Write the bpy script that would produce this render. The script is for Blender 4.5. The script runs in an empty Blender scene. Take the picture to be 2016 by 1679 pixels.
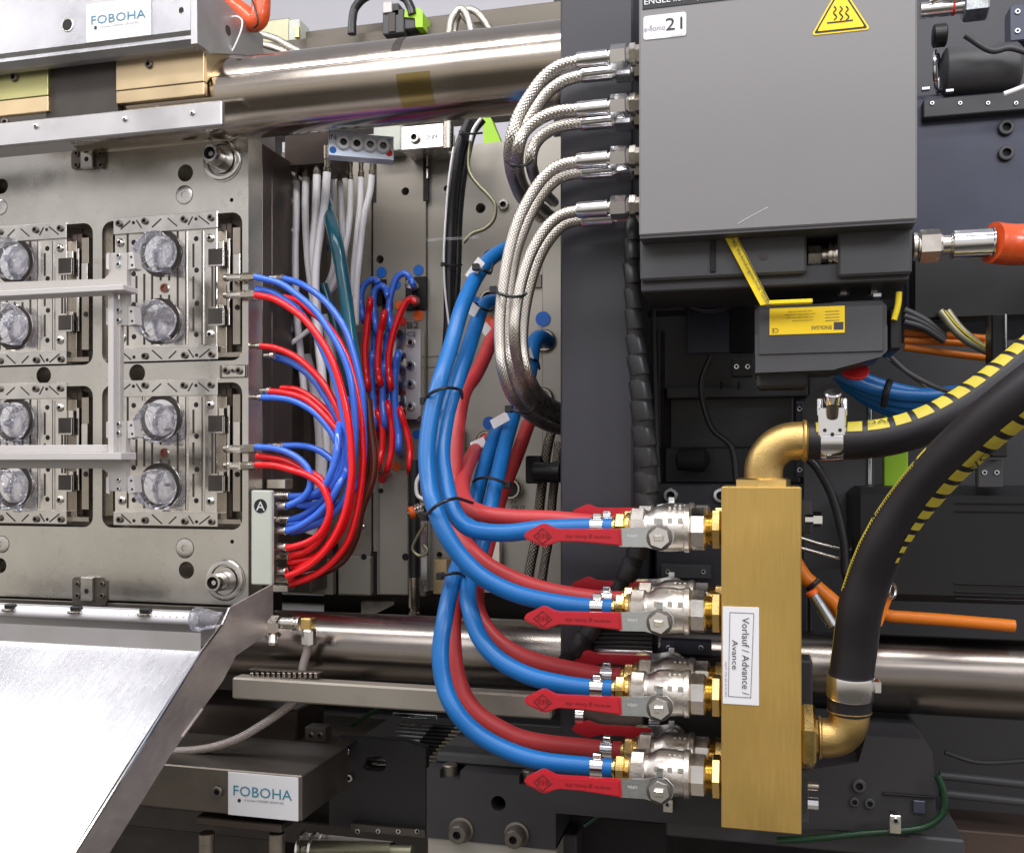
import bpy, bmesh, math, random
from mathutils import Vector, Matrix
from mathutils.geometry import tessellate_polygon
random.seed(7)
SC = bpy.context.scene
COL = SC.collection
# ------------------------------------------------------------------ camera
F, CX, HY, TH = 1920.0, 1008.0, 920.0, math.radians(14.4)
CAM = Vector((0, 0, 1.2))
cam = bpy.data.cameras.new('camera'); camo = bpy.data.objects.new('camera', cam); COL.objects.link(camo)
camo.location = CAM; camo.rotation_euler = (math.radians(90), 0, TH)
cam.sensor_width = 36; cam.lens = F / 2016 * 36; cam.shift_y = (HY - 839.5) / 2016
cam.clip_start = 0.05; cam.clip_end = 60
SC.camera = camo
SC.view_settings.view_transform = 'Standard'; SC.view_settings.look = 'None'
SC.view_settings.exposure = 0.2; SC.view_settings.gamma = 1
# ------------------------------------------------------------------ hall light (soft grey surroundings + ceiling lamps + strip added for the chute glare)
W = bpy.data.worlds.new('World'); SC.world = W; W.use_nodes = True
nt = W.node_tree; nt.nodes.clear()
o_ = nt.nodes.new('ShaderNodeOutputWorld'); b_ = nt.nodes.new('ShaderNodeBackground')
tc = nt.nodes.new('ShaderNodeTexCoord'); sx = nt.nodes.new('ShaderNodeSeparateXYZ'); rp = nt.nodes.new('ShaderNodeValToRGB')
mp = nt.nodes.new('ShaderNodeMath'); mp.operation = 'MULTIPLY_ADD'; mp.inputs[1].default_value = .5; mp.inputs[2].default_value = .5
nt.links.new(tc.outputs['Generated'], sx.inputs[0]); nt.links.new(sx.outputs['Z'], mp.inputs[0]); nt.links.new(mp.outputs[0], rp.inputs[0])
cr = rp.color_ramp
cr.elements[0].position = 0.30; cr.elements[0].color = (.10, .09, .075, 1)
cr.elements[1].position = 0.45; cr.elements[1].color = (.66, .61, .54, 1)
e = cr.elements.new(0.56); e.color = (.80, .77, .76, 1)
e = cr.elements.new(0.80); e.color = (.45, .45, .49, 1)
nt.links.new(rp.outputs[0], b_.inputs[0]); b_.inputs[1].default_value = 0.85
nt.links.new(b_.outputs[0], o_.inputs[0])
def area(name, loc, target, sx, sy, power, col=(1, 1, 1)):
    l = bpy.data.lights.new(name, 'AREA'); l.shape = 'RECTANGLE'; l.size = sx; l.size_y = sy; l.energy = power; l.color = col
    o = bpy.data.objects.new(name, l); COL.objects.link(o); o.location = loc
    d = Vector(target) - Vector(loc); o.rotation_euler = d.to_track_quat('-Z', 'Y').to_euler()
    return o
area('overhead_strip', (-0.3, 0.55, 3.2), (-0.3, 1.7, 1.1), 3.6, 0.22, 46, (1, .97, .95))
area('overhead_strip', (-0.2, -0.9, 3.0), (0, 1.6, 1.1), 3.4, 0.9, 34, (1, .98, 1))
area('ceiling_lamp_side', (-3.3, 0.5, 3.3), (-.4, 1.6, 1.1), 0.9, 0.9, 22, (1, .98, .97))
area('overhead_strip', (-2.6, 1.22, 3.0), (-2.2, 1.2, 0), 1.7, 0.22, 3.2, (1, .98, 1))  # extra strip, added where the chute floor mirrors it as white glare
area('ceiling_lamp_side', (1.9, -0.2, 2.4), (.2, 1.6, 1.1), 0.5, 0.5, 18, (.9, .92, 1))
# ------------------------------------------------------------------ pixel -> place
FW = Vector((-math.sin(TH), math.cos(TH), 0)); RT = Vector((math.cos(TH), math.sin(TH), 0)); UP = Vector((0, 0, 1))
def ray(px, py): return FW + RT * ((px - CX) / F) + UP * ((HY - py) / F)
def P(px, py, Y): r = ray(px, py); return CAM + r * (Y / r.y)
def PXc(px, py, X): r = ray(px, py); return CAM + r * ((X - CAM.x) / r.x)
def S(px, Y): r = ray(px, HY); return Y / r.y / F          # metres per photo pixel
def MX(px, Y): return (P(px + 1, HY, Y) - P(px, HY, Y)).x
# ------------------------------------------------------------------ materials
MATS = {}
def mat(name, col, metal=0.0, rough=.5, var=.12, nscale=14, bump=.0, bscale=160, brush=None, trans=0, ior=1.45, emit=0, coat=0, spots=0, rvar=.12, alpha=1, spotcol=None):
    m = bpy.data.materials.new(name); m.use_nodes = True; MATS[name] = m
    n = m.node_tree.nodes; L = m.node_tree.links; b = n['Principled BSDF']
    b.inputs['Metallic'].default_value = metal; b.inputs['IOR'].default_value = ior
    b.inputs['Transmission Weight'].default_value = trans; b.inputs['Coat Weight'].default_value = coat; b.inputs['Coat Roughness'].default_value = .15
    b.inputs['Alpha'].default_value = alpha
    t = n.new('ShaderNodeTexCoord'); mpg = n.new('ShaderNodeMapping'); L.new(t.outputs['Object'], mpg.inputs[0])
    if brush: mpg.inputs['Scale'].default_value = brush
    nz = n.new('ShaderNodeTexNoise'); nz.inputs['Scale'].default_value = nscale; nz.inputs['Detail'].default_value = 6; nz.inputs['Roughness'].default_value = .62
    L.new(mpg.outputs[0], nz.inputs['Vector'])
    nb = n.new('ShaderNodeTexNoise'); nb.inputs['Scale'].default_value = nscale * .35 if not brush else 9; nb.inputs['Detail'].default_value = 4
    L.new(t.outputs['Object'], nb.inputs['Vector'])
    ad = n.new('ShaderNodeMath'); ad.operation = 'ADD'; L.new(nz.outputs[0], ad.inputs[0]); L.new(nb.outputs[0], ad.inputs[1])
    mr = n.new('ShaderNodeMapRange'); mr.inputs[1].default_value = .6; mr.inputs[2].default_value = 1.4; mr.inputs[3].default_value = 1 - var; mr.inputs[4].default_value = 1 + var
    L.new(ad.outputs[0], mr.inputs[0])
    mx = n.new('ShaderNodeVectorMath'); mx.operation = 'SCALE'; mx.inputs[0].default_value = col[:3]; L.new(mr.outputs[0], mx.inputs['Scale'])
    out = mx.outputs[0]
    if spots:
        ns = n.new('ShaderNodeTexNoise'); ns.inputs['Scale'].default_value = 38; ns.inputs['Detail'].default_value = 8; ns.inputs['Roughness'].default_value = .7
        L.new(t.outputs['Object'], ns.inputs['Vector'])
        rm = n.new('ShaderNodeMapRange'); rm.inputs[1].default_value = .58; rm.inputs[2].default_value = .75; rm.inputs[4].default_value = spots; L.new(ns.outputs[0], rm.inputs[0])
        mm = n.new('ShaderNodeMix'); mm.data_type = 'RGBA'; L.new(rm.outputs[0], mm.inputs[0]); L.new(out, mm.inputs[6])
        mm.inputs[7].default_value = (*(spotcol or (col[0] * .45, col[1] * .4, col[2] * .35)), 1); out = mm.outputs[2]
    L.new(out, b.inputs['Base Color'])
    rr = n.new('ShaderNodeMapRange'); rr.inputs[1].default_value = .6; rr.inputs[2].default_value = 1.4
    rr.inputs[3].default_value = max(.02, rough - rvar); rr.inputs[4].default_value = min(1, rough + rvar); L.new(ad.outputs[0], rr.inputs[0]); L.new(rr.outputs[0], b.inputs['Roughness'])
    if bump:
        n2 = n.new('ShaderNodeTexNoise'); n2.inputs['Scale'].default_value = bscale; n2.inputs['Detail'].default_value = 4; L.new(mpg.outputs[0], n2.inputs['Vector'])
        bp = n.new('ShaderNodeBump'); bp.inputs['Strength'].default_value = bump; bp.inputs['Distance'].default_value = .002; L.new(n2.outputs[0], bp.inputs['Height']); L.new(bp.outputs[0], b.inputs['Normal'])
    if emit:
        b.inputs['Emission Color'].default_value = (*col[:3], 1); b.inputs['Emission Strength'].default_value = emit
    return m
def braid(name, col, dark, k=7, metal=1, rough=.3, trans=0, bs=.9):
    m = mat(name, col, metal, rough, var=.1); n = m.node_tree.nodes; L = m.node_tree.links; b = n['Principled BSDF']
    uv = n.new('ShaderNodeUVMap'); uv.uv_map = 'UVMap'; s = n.new('ShaderNodeSeparateXYZ'); L.new(uv.outputs[0], s.inputs[0])
    def M(op, a, c=None, d=None):
        q = n.new('ShaderNodeMath'); q.operation = op
        for i, v in enumerate((a, c, d)):
            if v is None: continue
            if isinstance(v, (int, float)): q.inputs[i].default_value = v
            else: L.new(v, q.inputs[i])
        return q.outputs[0]
    a = M('MULTIPLY', M('ADD', s.outputs[0], s.outputs[1]), math.pi * 2 * k); c = M('MULTIPLY', M('SUBTRACT', s.outputs[0], s.outputs[1]), math.pi * 2 * k)
    sa = M('SINE', a); sb = M('SINE', c)
    pr = M('MULTIPLY', sa, sb)                              # woven diamonds
    h = M('ABSOLUTE', pr)
    mm = n.new('ShaderNodeMix'); mm.data_type = 'RGBA'
    rg = n.new('ShaderNodeMapRange'); rg.inputs[1].default_value = .0; rg.inputs[2].default_value = .55; L.new(h, rg.inputs[0])
    L.new(rg.outputs[0], mm.inputs[0]); mm.inputs[6].default_value = (*dark, 1); mm.inputs[7].default_value = (*col, 1); L.new(mm.outputs[2], b.inputs['Base Color'])  # weave valleys coloured darker for the shade between strands
    bp = n.new('ShaderNodeBump'); bp.inputs['Strength'].default_value = bs; bp.inputs['Distance'].default_value = .0015; L.new(h, bp.inputs['Height']); L.new(bp.outputs[0], b.inputs['Normal'])
    b.inputs['Transmission Weight'].default_value = trans
    return m
mat('mould_steel', (.60, .58, .535), 1, .28, .24, 7, .05, 90, spots=.4, rvar=.17)
mat('ground_steel', (.66, .64, .61), 1, .22, .2, 22, .05, 140, spots=.3)
mat('insert_steel', (.72, .69, .64), 1, .2, .26, 26, .06, 140, spots=.25)
mat('side_steel', (.125, .10, .09), .85, .35, .2, 9, .03, 60)  # mould steel with its shaded side put into the colour; also brown blocks
mat('dark_steel', (.17, .15, .13), .8, .4, .22, 18, .05, 120)
mat('deep_steel', (.055, .047, .042), .4, .5, .3, 20)
mat('olive_steel', (.36, .35, .24), .8, .42, .15, 12)
mat('aluminium', (.54, .54, .57), 1, .36, .08, 20, .08, 60, brush=(3, 40, 40))
mat('aluminium_plain', (.54, .53, .54), .9, .42, .1, 12, .03, 90)
mat('bronze_plate', (.60, .47, .29), 1, .38, .12, 9, .03, 80)
mat('green_bronze', (.46, .44, .20), 1, .38, .12, 9, .03, 80)
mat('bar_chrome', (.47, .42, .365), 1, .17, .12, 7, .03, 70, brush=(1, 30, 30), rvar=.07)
mat('bar_chrome_shaded', (.24, .215, .195), 1, .24, .14, 7, .03, 70, brush=(1, 30, 30), rvar=.07)  # same chrome as the upper bar, darkened in colour for the shade
mat('chute_steel', (.74, .74, .77), 1, .27, .10, 6, .10, 50, brush=(30, 3, 3), rvar=.08, spots=.15, spotcol=(.95, .95, .95))
mat('chute_side', (.60, .54, .52), .75, .42, .14, 6, .05, 50, brush=(2, 8, 20))
mat('chrome', (.82, .82, .83), 1, .14, .05, 30, rvar=.05)
mat('nickel', (.76, .72, .66), 1, .24, .12, 40, .05, 300)
mat('nickel_dark', (.40, .36, .31), 1, .3, .15, 40, .04, 300)
mat('cast_nickel', (.80, .76, .70), 1, .36, .12, 50, .22, 420)
mat('zinc', (.60, .64, .67), 1, .2, .12, 60, .04, 300)
mat('brass', (.72, .52, .20), 1, .25, .12, 30, .06, 300)
mat('brass_cast', (.52, .36, .14), 1, .42, .16, 26, .22, 480)
mat('brass_manifold', (.56, .37, .11), .72, .40, .12, 16, .05, 300, brush=(26, 26, 1.2))
mat('copper', (.30, .13, .10), 1, .35)
mat('grey_paint', (.185, .18, .185), 0, .42, .05, 5, .02, 700, coat=.15)
mat('gripper_paint', (.42, .40, .38), 0, .45, .04, 8)
mat('gripper_white', (.52, .50, .49), 0, .45, .04, 8)
mat('charcoal_paint', (.036, .036, .044), 0, .45, .08, 6, .02, 700)
mat('charcoal_cast', (.032, .031, .034), 0, .5, .1, 9, .1, 500)
mat('charcoal_light', (.055, .055, .059), 0, .5, .1, 8, .02, 600)
mat('blue_grey_paint', (.05, .056, .085), .2, .35, .25, 5, .02, 300)
mat('black_plastic', (.008, .008, .009), 0, .42, .2, 12)
mat('black_rubber', (.014, .012, .015), 0, .46, .12, 20, .06, 700, rvar=.06)
mat('dark_void', (.008, .007, .008), 0, .7)  # near-black for the shade in sockets and recesses; also some black parts
mat('platen_grey', (.30, .275, .235), .35, .45, .1, 6, .03, 250, spots=.2)
mat('platen_light', (.36, .34, .30), .35, .42, .1, 6, .03, 250)
mat('brown_beam', (.12, .105, .085), .3, .5)
mat('hose_blue', (.008, .13, .40), 0, .34, .1, 10, .02, 500, rvar=.08)
mat('hose_red', (.47, .040, .044), 0, .42, .1, 10, .02, 500, rvar=.08)
mat('tube_blue', (.045, .17, .78), 0, .16, .06, 12, ior=1.5, coat=.4, rvar=.05)
mat('tube_red', (.85, .006, .012), 0, .16, .06, 12, ior=1.5, coat=.4, rvar=.05)
mat('tube_white', (.90, .89, .92), 0, .35, .05, 8)
mat('tube_teal', (.015, .12, .17), 0, .1, .1, 8, coat=.6)
mat('tube_amber', (.11, .022, .012), 0, .12, .2, 8, coat=.6)
mat('tube_black', (.02, .02, .022), 0, .3, .2, 8)
mat('handle_red', (.46, .013, .024), 0, .36, .08, 12, .02, 400, coat=.2)
mat('handle_print', (.16, .008, .012), 0, .5)
mat('orange_rubber', (.66, .085, .018), 0, .3, .14, 22, .5, 90, coat=.4)
mat('orange_cable', (.72, .19, .012), 0, .42, .1, 10)
mat('orange_dot', (.85, .14, .02), 0, .5); mat('blue_dot', (.008, .12, .50), 0, .5); mat('red_dot', (.62, .02, .02), 0, .5)
mat('yellow', (.80, .60, .01), 0, .45, .05); mat('yellow_print', (.52, .43, .05), 0, .5, .15, 60)
mat('warn_yellow', (.90, .62, .01), 0, .4, .03)
mat('lime', (.33, .60, .03), 0, .45, .06)
mat('white_label', (.78, .78, .80), 0, .4, .02); mat('pale_label', (.66, .66, .68), 0, .35, .03)
mat('black_print', (.015, .015, .018), 0, .5); mat('navy_print', (.02, .02, .06), 0, .5); mat('teal_print', (.03, .20, .28), 0, .5); mat('grey_print', (.16, .16, .2), 0, .5)
mat('light_teal_print', (.06, .20, .30), 0, .5)
mat('ink', (.05, .05, .055), 0, .6)
mat('pale_green_paint', (.50, .53, .47), 0, .45, .04)
mat('hall_wall', (.84, .84, .92), 0, .8, .06, 1)
mat('label_print', (.20, .15, .01), 0, .5); mat('pale_blue_paint', (.64, .72, .84), .2, .35, .08)
mat('green_tube', (.006, .035, .014), 0, .3)
mat('tie_black', (.012, .012, .014), 0, .38)
mat('brown_dark', (.06, .038, .028), 0, .6, .3, 3)
mat('white_enamel', (.8, .8, .8), 0, .3)
mat('tape_amber', (.40, .31, .13), 1, .22, .1)
mat('clear_plastic', (.95, .94, .97), 0, .05, 0, 20, .8, 60, trans=.88, ior=1.47, rvar=.03)
def thin_clear(name, bs=6, dist=.05, milky=.1):
    m = bpy.data.materials.new(name); m.use_nodes = True; MATS[name] = m; n = m.node_tree.nodes; L = m.node_tree.links; n.clear()
    o = n.new('ShaderNodeOutputMaterial'); tr = n.new('ShaderNodeBsdfTransparent'); tr.inputs[0].default_value = (.93, .93, .955, 1); g = n.new('ShaderNodeBsdfGlossy'); g.inputs['Roughness'].default_value = .035; g.inputs[0].default_value = (.95, .95, 1, 1)
    df = n.new('ShaderNodeBsdfDiffuse'); df.inputs[0].default_value = (.85, .84, .9, 1); t = n.new('ShaderNodeTexCoord')
    z = n.new('ShaderNodeTexNoise'); z.inputs['Scale'].default_value = bs; z.inputs['Detail'].default_value = 3; L.new(t.outputs['Object'], z.inputs['Vector'])
    bp = n.new('ShaderNodeBump'); bp.inputs['Strength'].default_value = 1; bp.inputs['Distance'].default_value = dist; L.new(z.outputs[0], bp.inputs['Height'])
    lw = n.new('ShaderNodeLayerWeight'); lw.inputs[0].default_value = .36; L.new(bp.outputs[0], lw.inputs['Normal']); z2 = n.new('ShaderNodeTexNoise'); z2.inputs['Scale'].default_value = bs * 3.2; L.new(t.outputs['Object'], z2.inputs['Vector']); b2 = n.new('ShaderNodeBump'); b2.inputs['Strength'].default_value = 1; b2.inputs['Distance'].default_value = dist * 1.6; L.new(z2.outputs[0], b2.inputs['Height']); L.new(bp.outputs[0], b2.inputs['Normal']); L.new(b2.outputs[0], g.inputs['Normal']); L.new(bp.outputs[0], df.inputs['Normal'])
    a = n.new('ShaderNodeMixShader'); L.new(lw.outputs['Fresnel'], a.inputs[0]); L.new(tr.outputs[0], a.inputs[1]); L.new(g.outputs[0], a.inputs[2])
    c = n.new('ShaderNodeMixShader'); c.inputs[0].default_value = milky; L.new(a.outputs[0], c.inputs[1]); L.new(df.outputs[0], c.inputs[2]); L.new(c.outputs[0], o.inputs[0])
thin_clear('jar_plastic', 2.6, .007, .07); thin_clear('clear_sheet', 60, .002, .12)
mat('clear_tube', (.93, .92, .93), 0, .08, 0, 20, trans=1, ior=1.4, rvar=.03)
braid('steel_braid', (.72, .68, .62), (.36, .33, .29), 5, rough=.3, bs=.45)
braid('dark_braid', (.34, .30, .26), (.07, .06, .05), 4, rough=.32)
braid('nylon_braid', (.58, .52, .49), (.17, .13, .12), 5, metal=.35, rough=.3, bs=.5)
# ------------------------------------------------------------------ mesh builder
class MB:
    def __init__(s): s.v = []; s.f = []; s.mi = []; s.uv = {}; s.cur = 0
    def face(s, idx, uv=None):
        s.f.append(tuple(idx)); s.mi.append(s.cur)
        if uv: s.uv[len(s.f) - 1] = uv
    def cbox(s, x0, x1, y0, y1, z0, z1, c=.0008):
        if x1 < x0: x0, x1 = x1, x0
        if z1 < z0: z0, z1 = z1, z0
        if y1 < y0: y0, y1 = y1, y0
        c = min(c, (x1 - x0) * .45, (y1 - y0) * .45, (z1 - z0) * .45)
        X = (x0, x1); Yv = (y0, y1); Z = (z0, z1); sg = (1, -1); base = len(s.v); ix = {}
        for i in (0, 1):
            for j in (0, 1):
                for k in (0, 1):
                    x, y, z = X[i], Yv[j], Z[k]; dx, dy, dz = sg[i] * c, sg[j] * c, sg[k] * c
                    ix[i, j, k, 0] = len(s.v); s.v.append(Vector((x, y + dy, z + dz)))
                    ix[i, j, k, 1] = len(s.v); s.v.append(Vector((x + dx, y, z + dz)))
                    ix[i, j, k, 2] = len(s.v); s.v.append(Vector((x + dx, y + dy, z)))
        cen = Vector(((x0 + x1) / 2, (y0 + y1) / 2, (z0 + z1) / 2))
        def add(l):
            pts = [s.v[a] for a in l]; n = (pts[1] - pts[0]).cross(pts[2] - pts[0]); m = sum(pts, Vector()) / len(pts)
            if n.dot(m - cen) < 0: l = l[::-1]
            s.face(l)
        for i in (0, 1):
            add([ix[i, 0, 0, 0], ix[i, 1, 0, 0], ix[i, 1, 1, 0], ix[i, 0, 1, 0]])
            add([ix[0, i, 0, 1], ix[1, i, 0, 1], ix[1, i, 1, 1], ix[0, i, 1, 1]])
            add([ix[0, 0, i, 2], ix[1, 0, i, 2], ix[1, 1, i, 2], ix[0, 1, i, 2]])
        for a in (0, 1):
            for b in (0, 1):
                add([ix[a, b, 0, 0], ix[a, b, 1, 0], ix[a, b, 1, 1], ix[a, b, 0, 1]])
                add([ix[a, 0, b, 0], ix[a, 1, b, 0], ix[a, 1, b, 2], ix[a, 0, b, 2]])
                add([ix[0, a, b, 1], ix[1, a, b, 1], ix[1, a, b, 2], ix[0, a, b, 2]])
        for i in (0, 1):
            for j in (0, 1):
                for k in (0, 1): add([ix[i, j, k, 0], ix[i, j, k, 1], ix[i, j, k, 2]])
        return s
    def pb(s, px0, py0, px1, py1, Y, d, c=.0008):
        a = P(px0, py0, Y); b = P(px1, py1, Y); return s.cbox(a.x, b.x, Y, Y + d, b.z, a.z, c)
    def ring(s, c, u, w, r, n, ph=0):
        b = len(s.v)
        for j in range(n):
            a = 2 * math.pi * j / n + ph; s.v.append(c + (u * math.cos(a) + w * math.sin(a)) * r)
        return b
    def lathe(s, p0, ax, prof, n=24, ph=0, ref=None):
        ax = Vector(ax).normalized(); ref = Vector(ref) if ref else (Vector((0, 0, 1)) if abs(ax.z) < .9 else Vector((1, 0, 0)))
        u = (ref - ax * ref.dot(ax)).normalized(); w = ax.cross(u); p0 = Vector(p0); rs = []
        for q in prof:
            if len(q) > 2: s_c = q[2]
            else: s_c = None
            rs.append((s.ring(p0 + ax * q[0], u, w, max(q[1], 1e-6), n, ph), s_c))
        sv = s.cur
        for i in range(len(rs) - 1):
            a, b = rs[i][0], rs[i + 1][0]
            if rs[i + 1][1] is not None: s.cur = rs[i + 1][1]
            for j in range(n): k = (j + 1) % n; s.face((a + j, a + k, b + k, b + j))
        s.cur = sv
        s.face([rs[0][0] + j for j in range(n)][::-1])
        if rs[-1][1] is not None: s.cur = rs[-1][1]
        s.face([rs[-1][0] + j for j in range(n)]); s.cur = sv
        return s
    def cyl(s, p0, p1, r, n=20, ch=0, ph=0):
        p0 = Vector(p0); p1 = Vector(p1); d = (p1 - p0).length
        pr = [(0, r - ch), (ch, r), (d - ch, r), (d, r - ch)] if ch else [(0, r), (d, r)]
        return s.lathe(p0, p1 - p0, pr, n, ph)
    def tube(s, pts, r, n=12, sub=7, cap=True, ov=None):
        pts = [Vector(p) for p in pts]; q = [pts[0] * 2 - pts[1]] + pts + [pts[-1] * 2 - pts[-2]]
        rr = r if isinstance(r, (list, tuple)) else [r] * len(pts); rr = [rr[0]] + list(rr) + [rr[-1]]
        C = []
        if len(pts) == 2: C = [(pts[0], rr[1]), (pts[1], rr[2])]
        else:
            for i in range(1, len(q) - 2):
                for k in range(sub):
                    t = k / sub; a, b, c, d = q[i - 1], q[i], q[i + 1], q[i + 2]
                    C.append((.5 * ((2 * b) + (c - a) * t + (2 * a - 5 * b + 4 * c - d) * t * t + (3 * b - a - 3 * c + d) * t ** 3), rr[i] * (1 - t) + rr[i + 1] * t))
            C.append((pts[-1], rr[-2]))
        T = [(C[min(i + 1, len(C) - 1)][0] - C[max(i - 1, 0)][0]).normalized() for i in range(len(C))]
        u = T[0].orthogonal().normalized() if ov is None else (Vector(ov) - T[0] * Vector(ov).dot(T[0])).normalized()
        ln = 0; prev = None; s.frames = []
        for i, (p, rad) in enumerate(C):
            u = (u - T[i] * u.dot(T[i])).normalized(); w = T[i].cross(u)
            if i: ln += (p - C[i - 1][0]).length
            b = s.ring(p, u, w, rad, n); s.frames.append((p, T[i], rad, ln)); v = ln / (2 * math.pi * rr[1])
            if prev is not None:
                pb_, pv = prev
                for j in range(n):
                    k = (j + 1) % n; s.face((pb_ + j, pb_ + k, b + k, b + j), ((j / n, pv), ((j + 1) / n, pv), ((j + 1) / n, v), (j / n, v)))
            else: first = b
            prev = (b, v)
        if cap: s.face([first + j for j in range(n)][::-1]); s.face([prev[0] + j for j in range(n)])
        return s
    def plate(s, outer, holes, Y, d):           # loops of world (x, z); front at Y, back at Y + d
        loops = [outer] + holes; tri = tessellate_polygon([[Vector((x, z, 0)) for x, z in l] for l in loops]); flat = [p for l in loops for p in l]
        b = len(s.v); n = len(flat)
        for x, z in flat: s.v.append(Vector((x, Y, z)))
        for x, z in flat: s.v.append(Vector((x, Y + d, z)))
        for t in tri:
            a, c, e = (Vector((*flat[i], 0)) for i in t); cr_ = (c - a).cross(e - a).z
            if abs(cr_) < 1e-14: continue
            t = t if cr_ > 0 else t[::-1]        # CCW in xz -> normal towards -Y
            s.face([b + i for i in t]); s.face([b + n + i for i in t][::-1])
        o = 0
        for li, l in enumerate(loops):
            ar = sum(l[i][0] * l[(i + 1) % len(l)][1] - l[(i + 1) % len(l)][0] * l[i][1] for i in range(len(l)))
            fl = (ar < 0) != (li > 0)
            for i in range(len(l)):
                j = (i + 1) % len(l); q = (b + o + i, b + n + o + i, b + n + o + j, b + o + j)
                s.face(q[::-1] if fl else q)
            o += len(l)
        return s
    def ppoly(s, pts, Y, d): return s.plate([(P(x, y, Y).x, P(x, y, Y).z) for x, y in pts], [], Y, d)
    def torus(s, c, ax, R, r, n=24, m=8):
        ax = Vector(ax).normalized(); u = ax.orthogonal().normalized(); w = ax.cross(u); b = len(s.v)
        for i in range(n):
            a = 2 * math.pi * i / n; d = u * math.cos(a) + w * math.sin(a)
            for j in range(m): t = 2 * math.pi * j / m; s.v.append(Vector(c) + d * (R + r * math.cos(t)) + ax * r * math.sin(t))
        for i in range(n):
            for j in range(m): s.face((b + i * m + j, b + ((i + 1) % n) * m + j, b + ((i + 1) % n) * m + (j + 1) % m, b + i * m + (j + 1) % m))
        return s
    def quad(s, a, b, c, d): k = len(s.v); s.v += [Vector(a), Vector(b), Vector(c), Vector(d)]; s.face((k, k + 1, k + 2, k + 3)); return s
    def slab(s, pts, nrm, d):                  # polygon in any plane, thickness d along nrm
        nrm = Vector(nrm).normalized() * d; k = len(s.v); n = len(pts)
        s.v += [Vector(p) for p in pts] + [Vector(p) + nrm for p in pts]
        tri = tessellate_polygon([[Vector(p) for p in pts]])
        for t in tri: s.face([k + i for i in t]); s.face([k + n + i for i in t][::-1])
        for i in range(n): j = (i + 1) % n; s.face((k + i, k + j, k + n + j, k + n + i))
        s.fix = True
        return s
    def mesh(s, name, mats, smooth=True, ang=35):
        me = bpy.data.meshes.new(name); me.from_pydata([tuple(v) for v in s.v], [], s.f)
        for m in (mats if isinstance(mats, (list, tuple)) else [mats]): me.materials.append(MATS[m])
        me.polygons.foreach_set('material_index', s.mi)
        if s.uv:
            uvl = me.uv_layers.new(name='UVMap')
            for fi, uv in s.uv.items():
                p = me.polygons[fi]
                for li, c in zip(p.loop_indices, uv): uvl.data[li].uv = c
        if getattr(s, 'fix', False):
            bm = bmesh.new(); bm.from_mesh(me); bmesh.ops.recalc_face_normals(bm, faces=bm.faces); bm.to_mesh(me); bm.free()
        if smooth:
            me.polygons.foreach_set('use_smooth', [True] * len(me.polygons)); me.set_sharp_from_angle(angle=math.radians(ang))
        me.update(); return me
    def build(s, name, mats, parent=None, label=None, smooth=True, ang=35):
        o = bpy.data.objects.new(name, s.mesh(name, mats, smooth, ang)); COL.objects.link(o)
        if parent: o.parent = parent
        if label: o['label'] = label
        return o
def thing(name, label, cat, group=None):
    o = bpy.data.objects.new(name, None); o.empty_display_size = .01; COL.objects.link(o); o['label'] = label; o['category'] = cat
    if group: o['group'] = group
    return o
def kids(o): return [c for c in bpy.data.objects if c.parent == o]
def fin(o):                                     # put a thing's origin at its base
    if o.type == 'EMPTY':
        ks = list(o.children); vs = []
        for c in ks:
            for v in list(c.data.vertices)[::max(1, len(c.data.vertices) // 40)]:
                vs.append(Vector(c.location) + Vector([c.scale[i] * v.co[i] for i in range(3)]))
        if not vs: return o
        a = Vector([min(v[i] for v in vs) for i in range(3)]); b = Vector([max(v[i] for v in vs) for i in range(3)])
        q = Vector(((a.x + b.x) / 2, (a.y + b.y) / 2, a.z)); o.location = q
        for c in ks: c.location = Vector(c.location) - q
    else:
        vs = [v.co for v in o.data.vertices]
        a = Vector([min(v[i] for v in vs) for i in range(3)]); b = Vector([max(v[i] for v in vs) for i in range(3)])
        q = Vector(((a.x + b.x) / 2, (a.y + b.y) / 2, a.z)); o.data.transform(Matrix.Translation(-q)); o.location = q
    return o
def tag(o, label, cat, group=None, kind=None):
    if kind == 'structure': o['kind'] = kind
    else:
        o['label'] = label; o['category'] = cat
        if kind: o['kind'] = kind
    if group: o['group'] = group
    return fin(o)
def copy_tree(o, parent=None, d=None, label=None):
    c = o.copy(); COL.objects.link(c)
    if parent: c.parent = parent
    if d is not None: c.location = Vector(o.location) + Vector(d)
    if label: c['label'] = label
    for k in list(o.children): copy_tree(k, c)
    return c
CACHE = {}
def inst(key, maker, name, parent, loc, sc, rot=None):
    if key not in CACHE: CACHE[key] = maker()
    o = bpy.data.objects.new(name, CACHE[key]); COL.objects.link(o); o.parent = parent; o.location = loc; o.scale = (sc, sc, sc)
    if rot: o.rotation_euler = rot
    return o
def mk_cap(m1, m2):                             # socket-head screw facing -Y, radius 1
    def f():
        b = MB(); b.lathe((0, .2, 0), (0, -1, 0), [(0, 1), (.75, 1), (.85, .9), (.86, .55), (.3, .5, 1), (.3, .02, 1)], 16); return b.mesh('screw', [m1, m2])
    return f
def mk_dome(m1, m2):
    def f():
        b = MB(); b.lathe((0, .1, 0), (0, -1, 0), [(0, 1), (.2, 1), (.42, .85), (.58, .55), (.6, .42), (.25, .38, 1), (.25, .02, 1)], 16); return b.mesh('screw', [m1, m2])
    return f
def mk_hole(m):  # shallow disc, coloured dark for the shade inside a hole
    def f():
        b = MB(); b.lathe((0, .2, 0), (0, -1, 0), [(0, 1), (.205, 1), (.21, .95)], 18); return b.mesh('hole', m)
    return f
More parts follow.
